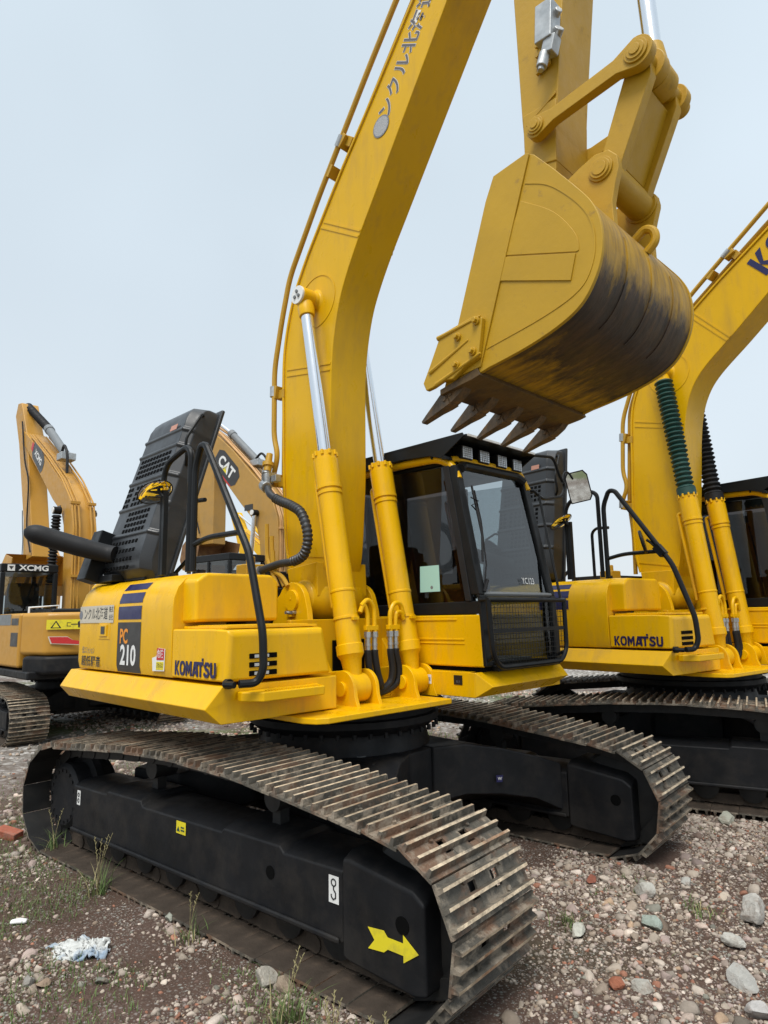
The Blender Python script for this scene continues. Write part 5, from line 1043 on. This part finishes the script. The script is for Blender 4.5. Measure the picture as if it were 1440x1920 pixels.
def build_ground():
    def axis(c0, c1, st, far):
        a = list(np.arange(c0, c1, st)); d = st; v = a[-1]
        while v < far: d *= 1.12; v += d; a.append(v)
        d = st; v = a[0]; pre = []
        while v > -far: d *= 1.12; v -= d; pre.append(v)
        return np.array(pre[::-1]+a)
    X = axis(-6, 4.2, .03, 900); Y = axis(-3.6, 5, .03, 900); nx, ny = len(X), len(Y)
    gx, gy = np.meshgrid(X, Y, indexing='ij'); z = gz(gx, gy); z = np.where(np.hypot(gx, gy) > 60, 0, z)
    co = np.stack([gx, gy, z], -1).reshape(-1, 3)
    me = bpy.data.meshes.new('ground'); me.vertices.add(nx*ny); me.vertices.foreach_set('co', co.ravel().astype(np.float32))
    i, j = np.meshgrid(np.arange(nx-1), np.arange(ny-1), indexing='ij'); q = np.stack([i*ny+j, (i+1)*ny+j, (i+1)*ny+j+1, i*ny+j+1], -1).reshape(-1, 4)
    me.loops.add(q.size); me.loops.foreach_set('vertex_index', q.ravel().astype(np.int32)); me.polygons.add(len(q)); me.polygons.foreach_set('loop_start', np.arange(0, q.size, 4, dtype=np.int32)); me.polygons.foreach_set('use_smooth', np.ones(len(q), bool)); me.update(calc_edges=True)
    M = bpy.data.materials.new('gravelly_soil'); M.use_nodes = True; t = M.node_tree; n = t.nodes; l = t.links; b = n['Principled BSDF']; b.inputs['Roughness'].default_value = .95; b.inputs['Specular IOR Level'].default_value = .2
    co = n.new('ShaderNodeTexCoord').outputs['Object']
    def noise(s, d=6, r=.6): q_ = n.new('ShaderNodeTexNoise'); q_.inputs['Scale'].default_value = s; q_.inputs['Detail'].default_value = d; q_.inputs['Roughness'].default_value = r; l.new(co, q_.inputs['Vector']); return q_.outputs[0]
    def mr(s, a, b_, c, d): q_ = n.new('ShaderNodeMapRange'); l.new(s, q_.inputs[0]); [setattr(q_.inputs[k+1], 'default_value', v) for k, v in enumerate((a, b_, c, d))]; return q_.outputs[0]
    def mix(f, a, b_):
        q_ = n.new('ShaderNodeMixRGB'); l.new(f, q_.inputs[0])
        for k, v in ((1, a), (2, b_)):
            if isinstance(v, tuple): q_.inputs[k].default_value = (*v, 1)
            else: l.new(v, q_.inputs[k])
        return q_.outputs[0]
    soil = mix(mr(noise(1.3), .35, .65, 0, 1), (.080, .048, .033), (.120, .076, .060)); soil = mix(mr(noise(.8, 5), .55, .72, 0, .6), soil, (.06, .062, .032))
    soil = mix(mr(noise(35, 3), .3, .7, 0, .55), soil, (.070, .048, .036))
    for sc_, lo, hi in ((38, .10, .28), (85, .12, .30)):
        v = n.new('ShaderNodeTexVoronoi'); v.inputs['Scale'].default_value = sc_; l.new(co, v.inputs['Vector'])
        r = n.new('ShaderNodeValToRGB'); e_ = r.color_ramp.elements; e_[0].position = 0; e_[0].color = (.10, .085, .07, 1); e_[1].position = 1; e_[1].color = (.52, .50, .46, 1)
        for ps, c in ((.3, (.28, .25, .21)), (.55, (.33, .30, .28)), (.62, (.26, .12, .08)), (.68, (.36, .34, .31)), (.85, (.25, .27, .24))): x_ = e_.new(ps); x_.color = (*c, 1)
        sp = n.new('ShaderNodeSeparateXYZ'); l.new(v.outputs['Color'], sp.inputs[0]); l.new(sp.outputs[0], r.inputs[0])
        m1 = n.new('ShaderNodeMath'); m1.operation = 'MULTIPLY'; l.new(mr(v.outputs['Distance'], lo/1.0*1.3, hi*1.3, 1, 0), m1.inputs[0]); l.new(mr(noise(2.2, 4), .40, .58, .1, 1), m1.inputs[1])
        soil = mix(m1.outputs[0], soil, r.outputs[0])
    # distance from the machines: the yard turns to pale stone chippings
    ln = n.new('ShaderNodeVectorMath'); ln.operation = 'LENGTH'; l.new(co, ln.inputs[0])
    v = n.new('ShaderNodeTexVoronoi'); v.inputs['Scale'].default_value = 14; l.new(co, v.inputs['Vector']); sp = n.new('ShaderNodeSeparateXYZ'); l.new(v.outputs['Color'], sp.inputs[0])
    chip = mix(mr(sp.outputs[1], 0, 1, 0, 1), (.17, .15, .13), (.50, .475, .44)); chip = mix(mr(v.outputs['Distance'], .35, .7, 0, .8), chip, (.12, .10, .08))
    m2 = n.new('ShaderNodeMath'); m2.operation = 'MULTIPLY'; l.new(mr(ln.outputs['Value'], 3.2, 5.5, 0, 1), m2.inputs[0]); l.new(mr(noise(.5, 3), .38, .5, .15, 1), m2.inputs[1])
    col = mix(m2.outputs[0], soil, chip)
    grass = mix(mr(noise(20, 4), .3, .7, 0, 1), (.05, .075, .02), (.12, .14, .05)); m3 = n.new('ShaderNodeMath'); m3.operation = 'MULTIPLY'; l.new(mr(ln.outputs['Value'], 3.5, 5, 0, 1), m3.inputs[0]); l.new(mr(noise(.35, 4), .54, .62, 0, .85), m3.inputs[1])
    col = mix(m3.outputs[0], col, grass); l.new(col, b.inputs['Base Color'])
    bp = n.new('ShaderNodeBump'); bp.inputs['Strength'].default_value = .9; bp.inputs['Distance'].default_value = .012; l.new(noise(55, 8, .7), bp.inputs['Height']); l.new(bp.outputs[0], b.inputs['Normal'])
    me.materials.append(M); o = bpy.data.objects.new('ground', me); COL.objects.link(o); o['kind'] = 'structure'
build_ground()

# loose stones: thousands of angular pebbles in one sheet-like object
def stone_base(sub, seed):
    bm = bmesh.new(); bmesh.ops.create_icosphere(bm, subdivisions=sub, radius=1); r_ = np.random.RandomState(seed)
    V = np.array([v.co[:] for v in bm.verts]); F = np.array([[v.index for v in f.verts] for f in bm.faces]); bm.free()
    for _ in range(10):                       # chop flat facets
        d = r_.randn(3); d /= np.linalg.norm(d); h = r_.uniform(.42, .78); k = V@d; V = V-np.outer(np.maximum(k-h, 0), d)
    V *= np.array([1, r_.uniform(.65, .95), r_.uniform(.5, .8)])*(1+.05*r_.randn(len(V), 1)*(1 if sub < 2 else .5)); V *= 1.25; return V, F
PAL = np.array([(.46, .44, .40), (.36, .34, .30), (.27, .245, .21), (.20, .17, .14), (.40, .36, .33), (.30, .16, .115), (.33, .29, .28), (.24, .26, .235), (.50, .48, .45), (.15, .12, .105), (.34, .27, .20)])
PW = np.array([.12, .16, .16, .12, .12, .06, .10, .05, .035, .06, .03]); PW /= PW.sum()
def pebble_mesh(pts, size, sub, seed, name):
    r_ = np.random.RandomState(seed); n = len(pts); bases = [stone_base(sub, seed*10+k) for k in range(7)]; nv = len(bases[0][0]); F = bases[0][1]
    which = r_.randint(0, 7, n); V = np.stack([b[0] for b in bases])[which]
    a = r_.rand(n)*6.283; t = r_.randn(n)*.5; c, s = np.cos(a), np.sin(a); ct, st = np.cos(t), np.sin(t)
    Rz = np.zeros((n, 3, 3)); Rz[:, 0, 0] = c; Rz[:, 0, 1] = -s; Rz[:, 1, 0] = s; Rz[:, 1, 1] = c; Rz[:, 2, 2] = 1
    Rx = np.zeros((n, 3, 3)); Rx[:, 0, 0] = 1; Rx[:, 1, 1] = ct; Rx[:, 1, 2] = -st; Rx[:, 2, 1] = st; Rx[:, 2, 2] = ct
    V = np.einsum('nij,nkj->nki', Rz@Rx, V)*size[:, None, None]; z = gz(pts[:, 0], pts[:, 1])+size*.05; V = V+np.stack([pts[:, 0], pts[:, 1], z], 1)[:, None, :]
    me = bpy.data.meshes.new(name); me.vertices.add(n*nv); me.vertices.foreach_set('co', V.reshape(-1).astype(np.float32))
    Fa = (F[None]+np.arange(n)[:, None, None]*nv).reshape(-1, 3); me.loops.add(Fa.size); me.loops.foreach_set('vertex_index', Fa.ravel().astype(np.int32)); me.polygons.add(len(Fa)); me.polygons.foreach_set('loop_start', np.arange(0, Fa.size, 3, dtype=np.int32)); me.update(calc_edges=True)
    W_ = PW*np.array([2.2, 1.5, 1, .6, 1.3, .9, 1, .9, 2.2, .5, .7]) if seed in (21, 22) else PW; W_ = W_/W_.sum(); col = .84*np.array([1.12, .99, .90])*PAL[r_.choice(len(PAL), n, p=W_)]*(1+.2*r_.randn(n, 1)); col = np.clip(np.repeat(col, nv, 0), .03, .7); ca = me.color_attributes.new('tint', 'FLOAT_COLOR', 'POINT'); ca.data.foreach_set('color', np.hstack([col, np.ones((len(col), 1))]).ravel().astype(np.float32))
    me.materials.append(M_PEB); o = bpy.data.objects.new(name, me); COL.objects.link(o); return o
def stone_mat(name, attr=True, col=None):
    M = mat(name, col or (.4, .4, .4), .9, var=.12, vscale=30, bump=.6, bscale=60, spec=.25)
    if attr:
        t = M.node_tree; a = t.nodes.new('ShaderNodeAttribute'); a.attribute_name = 'tint'
        for nd in t.nodes:
            if nd.type == 'HUE_SAT': t.links.new(a.outputs['Color'], nd.inputs['Color'])
    return M
M_PEB = stone_mat('mixed_pebbles')
def scatter(n, box, dens, seed):
    r_ = np.random.RandomState(seed); P = np.stack([r_.uniform(box[0], box[1], n), r_.uniform(box[2], box[3], n)], 1)
    d = dens(P[:, 0], P[:, 1]); P = P[r_.rand(n) < d]
    k = ~in_track(P[:, 0], P[:, 1], m=.0) & ~in_track(P[:, 0], P[:, 1], (1.0255, 3.5576), .28, m=.0); return P[k]
def dn(x, y):
    f = np.clip((fbm(x, y, 1.6, 4, 3)-.40)*5, .06, 1)
    left = np.clip((-.2-x)/1.2, 0, 1)*(y < -1); f = f*(1-.75*left); f = np.where((x > .9) & (x < 2.0) & (y < -.6), np.maximum(f, .5), f); f = np.where((x > 1.7) & (y > -.5) & (y < 1.2), np.maximum(f, .55), f); return f
a = scatter(190000, (-1.6, 3.3, -2.5, 3.0), dn, 1); r_ = np.random.RandomState(2); s_ = .0026+.0065*r_.rand(len(a))**2*1.6
parts_ = [(a, s_, 1)]
a = scatter(17000, (-1.6, 3.3, -2.5, 3.2), dn, 4); s_ = .0085+.013*r_.rand(len(a))**2; parts_.append((a, s_, 2))
a = scatter(4200, (-1.6, 3.4, -2.6, 3.2), lambda x, y: dn(x, y)**1.5, 6); s_ = .017+.027*r_.rand(len(a))**2.5; parts_.append((a, s_, 2))
a = scatter(26000, (-9, -1.4, -3.0, 9), lambda x, y: np.clip((fbm(x, y, .7, 4, 3)-.38)*5, .1, 1), 8); s_ = .012+.03*r_.rand(len(a))**2; parts_.append((a, s_, 1))
a = scatter(9000, (-1.6, 4, 3.0, 9), dn, 9); s_ = .010+.02*r_.rand(len(a))**2; parts_.append((a, s_, 1))
for k, (a, s_, sub) in enumerate(parts_): tag(pebble_mesh(a, s_, sub, 20+k, 'gravel'), kind='stuff')

ROCKS = [((1.05, -1.38), .045, (.42, .39, .33), 'squarish cream rock, larger of two touching rocks beside the grass at the picture bottom'),
 ((1.14, -1.34), .038, (.33, .26, .19), 'rounded tan rock touching the squarish cream rock'),
 ((.18, -1.37), .030, (.36, .37, .31), 'upright pale greenish rock against the near track, alone in the dirt'),
 ((.42, -2.07), .026, (.34, .25, .18), 'small tan rock below the crumpled rag'),
 ((.36, -2.11), .026, (.30, .28, .25), 'small grey rock next to the tan one below the rag'),
 ((.55, -1.87), .024, (.22, .23, .19), 'dark greenish pebble just beside the crumpled rag'),
 ((2.35, .64), .085, (.47, .45, .41), 'biggest whitish boulder at the right edge of the picture'),
 ((1.83, .59), .050, (.48, .46, .41), 'cream block sitting among brick bits right of the front track'),
 ((1.80, -.09), .042, (.50, .49, .42), 'flat pale yellow rock beside the grass tuft near the track end'),
 ((2.02, .22), .042, (.34, .39, .34), 'smooth pale green rock in the middle of the gravel'),
 ((2.38, .30), .05, (.50, .48, .43), 'long white rock in front of the whitish boulder'),
 ((2.5, -.01), .055, (.40, .39, .36), 'long slanting grey rock in the lower gravel'),
 ((2.62, -.16), .05, (.48, .46, .44), 'white rock in the lower right corner of the picture'),
 ((1.54, .53), .036, (.28, .10, .065), 'brick red rock lying nearest the second track of the front excavator'),
 ((1.74, 2.20), .06, (.46, .46, .38), 'pale rock beside the track of the parked excavator behind'),
 ((1.95, .85), .035, (.44, .43, .39), 'white wedge shaped rock behind the cream block'),
 ((2.16, -.41), .03, (.32, .12, .07), 'orange red brick fragment in the lower gravel'),
 ((2.24, -.36), .035, (.45, .43, .38), 'narrow upright white stone beside the orange red brick fragment')]
for k, ((x, y), s0, c, lb) in enumerate(ROCKS):
    V, F = stone_base(3, 100+k); r_ = np.random.RandomState(k); me = bpy.data.meshes.new('rock'); me.from_pydata([tuple(v) for v in V*s0*1.12], [], [tuple(map(int, f)) for f in F]); me.materials.append(mat('rock_stone', tuple(.88*q for q in c), .9, var=.2, vscale=25, dirt=(.17, .12, .09), damt=.7, dscale=14, dlo=.48, dhi=.66, bump=.8, bscale=70, spec=.2))
    me.polygons.foreach_set('use_smooth', [True]*len(me.polygons)); me.set_sharp_from_angle(angle=R(22))
    o = bpy.data.objects.new('rock', me); COL.objects.link(o); o.location = (x, y, float(gz(x, y))+s0*.45); o.rotation_euler = (r_.uniform(-.3, .3), r_.uniform(-.3, .3), r_.uniform(0, 6)); tag(o, lb, 'rock', 'larger rocks lying on the gravel')
f = MB(); f.box((0, 0, 0), (.19, .09, .06)); o = f.build('brick', mat('old_brick', (.30, .085, .045), .9, var=.2, vscale=20, dirt=(.2, .15, .12), damt=.7, dscale=12, bump=.6), None, .008); o.location = (-1.93, -1.56, float(gz(-1.93, -1.56))+.03); o.rotation_euler = (.1, .15, .5); tag(o, 'red brick lying in the grass behind the rear end of the near track', 'brick')
# crumpled cloth
def rag(seed=3):
    n = 46; r_ = np.random.RandomState(seed); u, v = np.meshgrid(np.linspace(-1, 1, n), np.linspace(-1, 1, n), indexing='ij')
    wx = u+.55*(fbm(u*3+5, v*3, .8, 3, 1)-.5)*2; wy = v*.62+.55*(fbm(u*3, v*3+9, .8, 3, 5)-.5)*2; rid = np.abs(fbm(u*4, v*4, 1.3, 3, 8)-.5)*2
    z = .10*(1-rid)**2*(1-.5*(u*u+v*v)/2)+.02*fbm(u*4, v*4, 3, 3, 3)
    co = np.stack([wx*.13, wy*.13, z*.6], -1).reshape(-1, 3); me = bpy.data.meshes.new('rag'); F = [(i*n+j, (i+1)*n+j, (i+1)*n+j+1, i*n+j+1) for i in range(n-1) for j in range(n-1)]; me.from_pydata([tuple(c) for c in co], [], F); me.polygons.foreach_set('use_smooth', [True]*len(me.polygons))
    me.materials.append(mat('white_blue_cloth', (.56, .57, .55), .85, dirt=(.10, .20, .33), damt=.7, dscale=6, dlo=.52, dhi=.62, bump=.3)); o = bpy.data.objects.new('rag', me); COL.objects.link(o); sd_ = o.modifiers.new('t', 'SOLIDIFY'); sd_.thickness = .002; return o
o = rag(); o.location = (.20, -1.84, float(gz(.2, -1.84))-.025); o.rotation_euler = (0, 0, 1.0); tag(o, 'crumpled white and blue rag lying on the dirt by the near track', 'rag')
f = MB(); f.tube([(-.035, 0, 0), (-.03, 0, 0), (.0, .004, .003), (.03, 0, 0), (.035, 0, 0)], [.014, .018, .020, .017, .012], 14); o = f.build('crushed_cup', M_WH, None); o.scale = (1.1, 1, .6); o.location = (-.28, -1.96, float(gz(-.28, -1.96))+.012); o.rotation_euler = (0, 0, .9); tag(o, 'small crushed white cup lying on the bare dirt', 'cup')

# ------------------------------------------------------------------ weeds and grass
def mgrass(name, c): return mat(name, c, .7, var=.25, vscale=20, spec=.3, rnd=.1)
M_GR = mgrass('green_grass', (.10, .15, .045)); M_GD = mgrass('dry_grass', (.30, .26, .13))
def blade(b, x, y, z, h, lean, az, w, seg=5):
    dx, dy = math.cos(az), math.sin(az); vs = []
    for i in range(seg+1):
        t = i/seg; px = x+dx*lean*h*t*t; py = y+dy*lean*h*t*t; pz = z+h*t*(1-.35*lean*t); ww = w*(1-t)**.7
        vs += [(px-dy*ww, py+dx*ww, pz), (px+dy*ww, py-dx*ww, pz)]
    b.add(vs, [(2*i, 2*i+1, 2*i+3, 2*i+2) for i in range(seg)]); return vs[-1]
def weed(x, y, h, n, label, seeds=0, seed=0, spread=.03):
    rr_ = random.Random(seed); o = empty('grass_tuft', (x, y, float(gz(x, y))-.004)); b = MB(); c = MB()
    for i in range(n): (b if rr_.random() < .78 else c) and blade(b if rr_.random() < .78 else c, rr_.gauss(0, spread), rr_.gauss(0, spread), 0, h*rr_.uniform(.35, 1), rr_.uniform(.2, 1.1), rr_.uniform(0, 6.28), .0028)
    b.build('green_blades', M_GR, o); 
    if c.v: c.build('dry_blades', M_GD, o)
    for i in range(seeds):
        s = MB(); az = rr_.uniform(0, 6.28); l_ = rr_.uniform(.1, .35); P = [Vector((l_*h*t*t*math.cos(az)*1.3, l_*h*t*t*math.sin(az)*1.3, h*1.45*t)) for t in (0, .25, .5, .75, 1)]; s.tube(P, .0012, 5)
        for k in range(9):
            t = .6+.4*k/9; p = Vector((l_*h*t*t*math.cos(az)*1.3, l_*h*t*t*math.sin(az)*1.3, h*1.45*t)); a2 = k*2.4; s.tube([p, p+Vector((.008*math.cos(a2), .008*math.sin(a2), .012))], [.0025, .0012], 4)
        s.build('seed_head', M_GD, o)
    return tag(o, label, 'grass', 'grass tufts growing from the gravel')
weed(-.45, -1.50, .22, 60, 'tall grass tuft with seed heads at the rear half of the near track', 4, 1)
weed(-1.36, -1.44, .20, 40, 'thin dry grass tuft near the rear end of the near track', 2, 2)
weed(.47, -1.42, .17, 26, 'thin weed with one seed head in front of the middle of the near track', 2, 3)
weed(1.33, -1.47, .17, 70, 'spreading grass tuft beside the two touching rocks at the picture bottom', 2, 4, .035)
weed(1.66, -1.52, .15, 55, 'grass tuft with seed heads below the yellow arrow, left of its twin', 4, 5)
weed(1.86, -1.46, .15, 50, 'grass tuft with seed heads at the foot of the front idler', 4, 6)
weed(1.71, -.03, .10, 60, 'short green tuft in the gravel right of the near track end', 0, 7)
weed(2.14, .52, .08, 60, 'low green tuft beside the whitish boulder', 0, 8, .05)
def lawn(box, n, h, seed, dens):
    r2_ = np.random.RandomState(seed); P = scatter(n, box, dens, seed); b = MB(); rr_ = random.Random(seed); Z = gz(P[:, 0], P[:, 1])
    for (x, y), z in zip(P, Z): blade(b, float(x), float(y), float(z)-.003, h*rr_.uniform(.4, 1.1), rr_.uniform(.2, 1.2), rr_.uniform(0, 6.28), .0022 if h < .1 else .004, 3)
    o = b.build('grass', M_GR, None); return tag(o, kind='stuff')
lawn((-2.6, 2.2, -2.5, -1.3), 16000, .05, 11, lambda x, y: np.clip((fbm(x, y, 1.7, 3, 31)-.50)*5, 0, .8))
lawn((1.6, 3.2, -.8, 2.2), 7000, .035, 12, lambda x, y: np.clip((fbm(x, y, 1.7, 3, 33)-.60)*5, 0, .7))
lawn((-5.5, -1.2, 1.0, 7.5), 9000, .13, 13, lambda x, y: np.clip((fbm(x, y, .8, 3, 35)-.45)*5, 0, .8))
lawn((-5, -1.9, -2.6, .2), 5000, .06, 14, lambda x, y: np.clip((fbm(x, y, 1.1, 3, 36)-.50)*5, 0, .8))
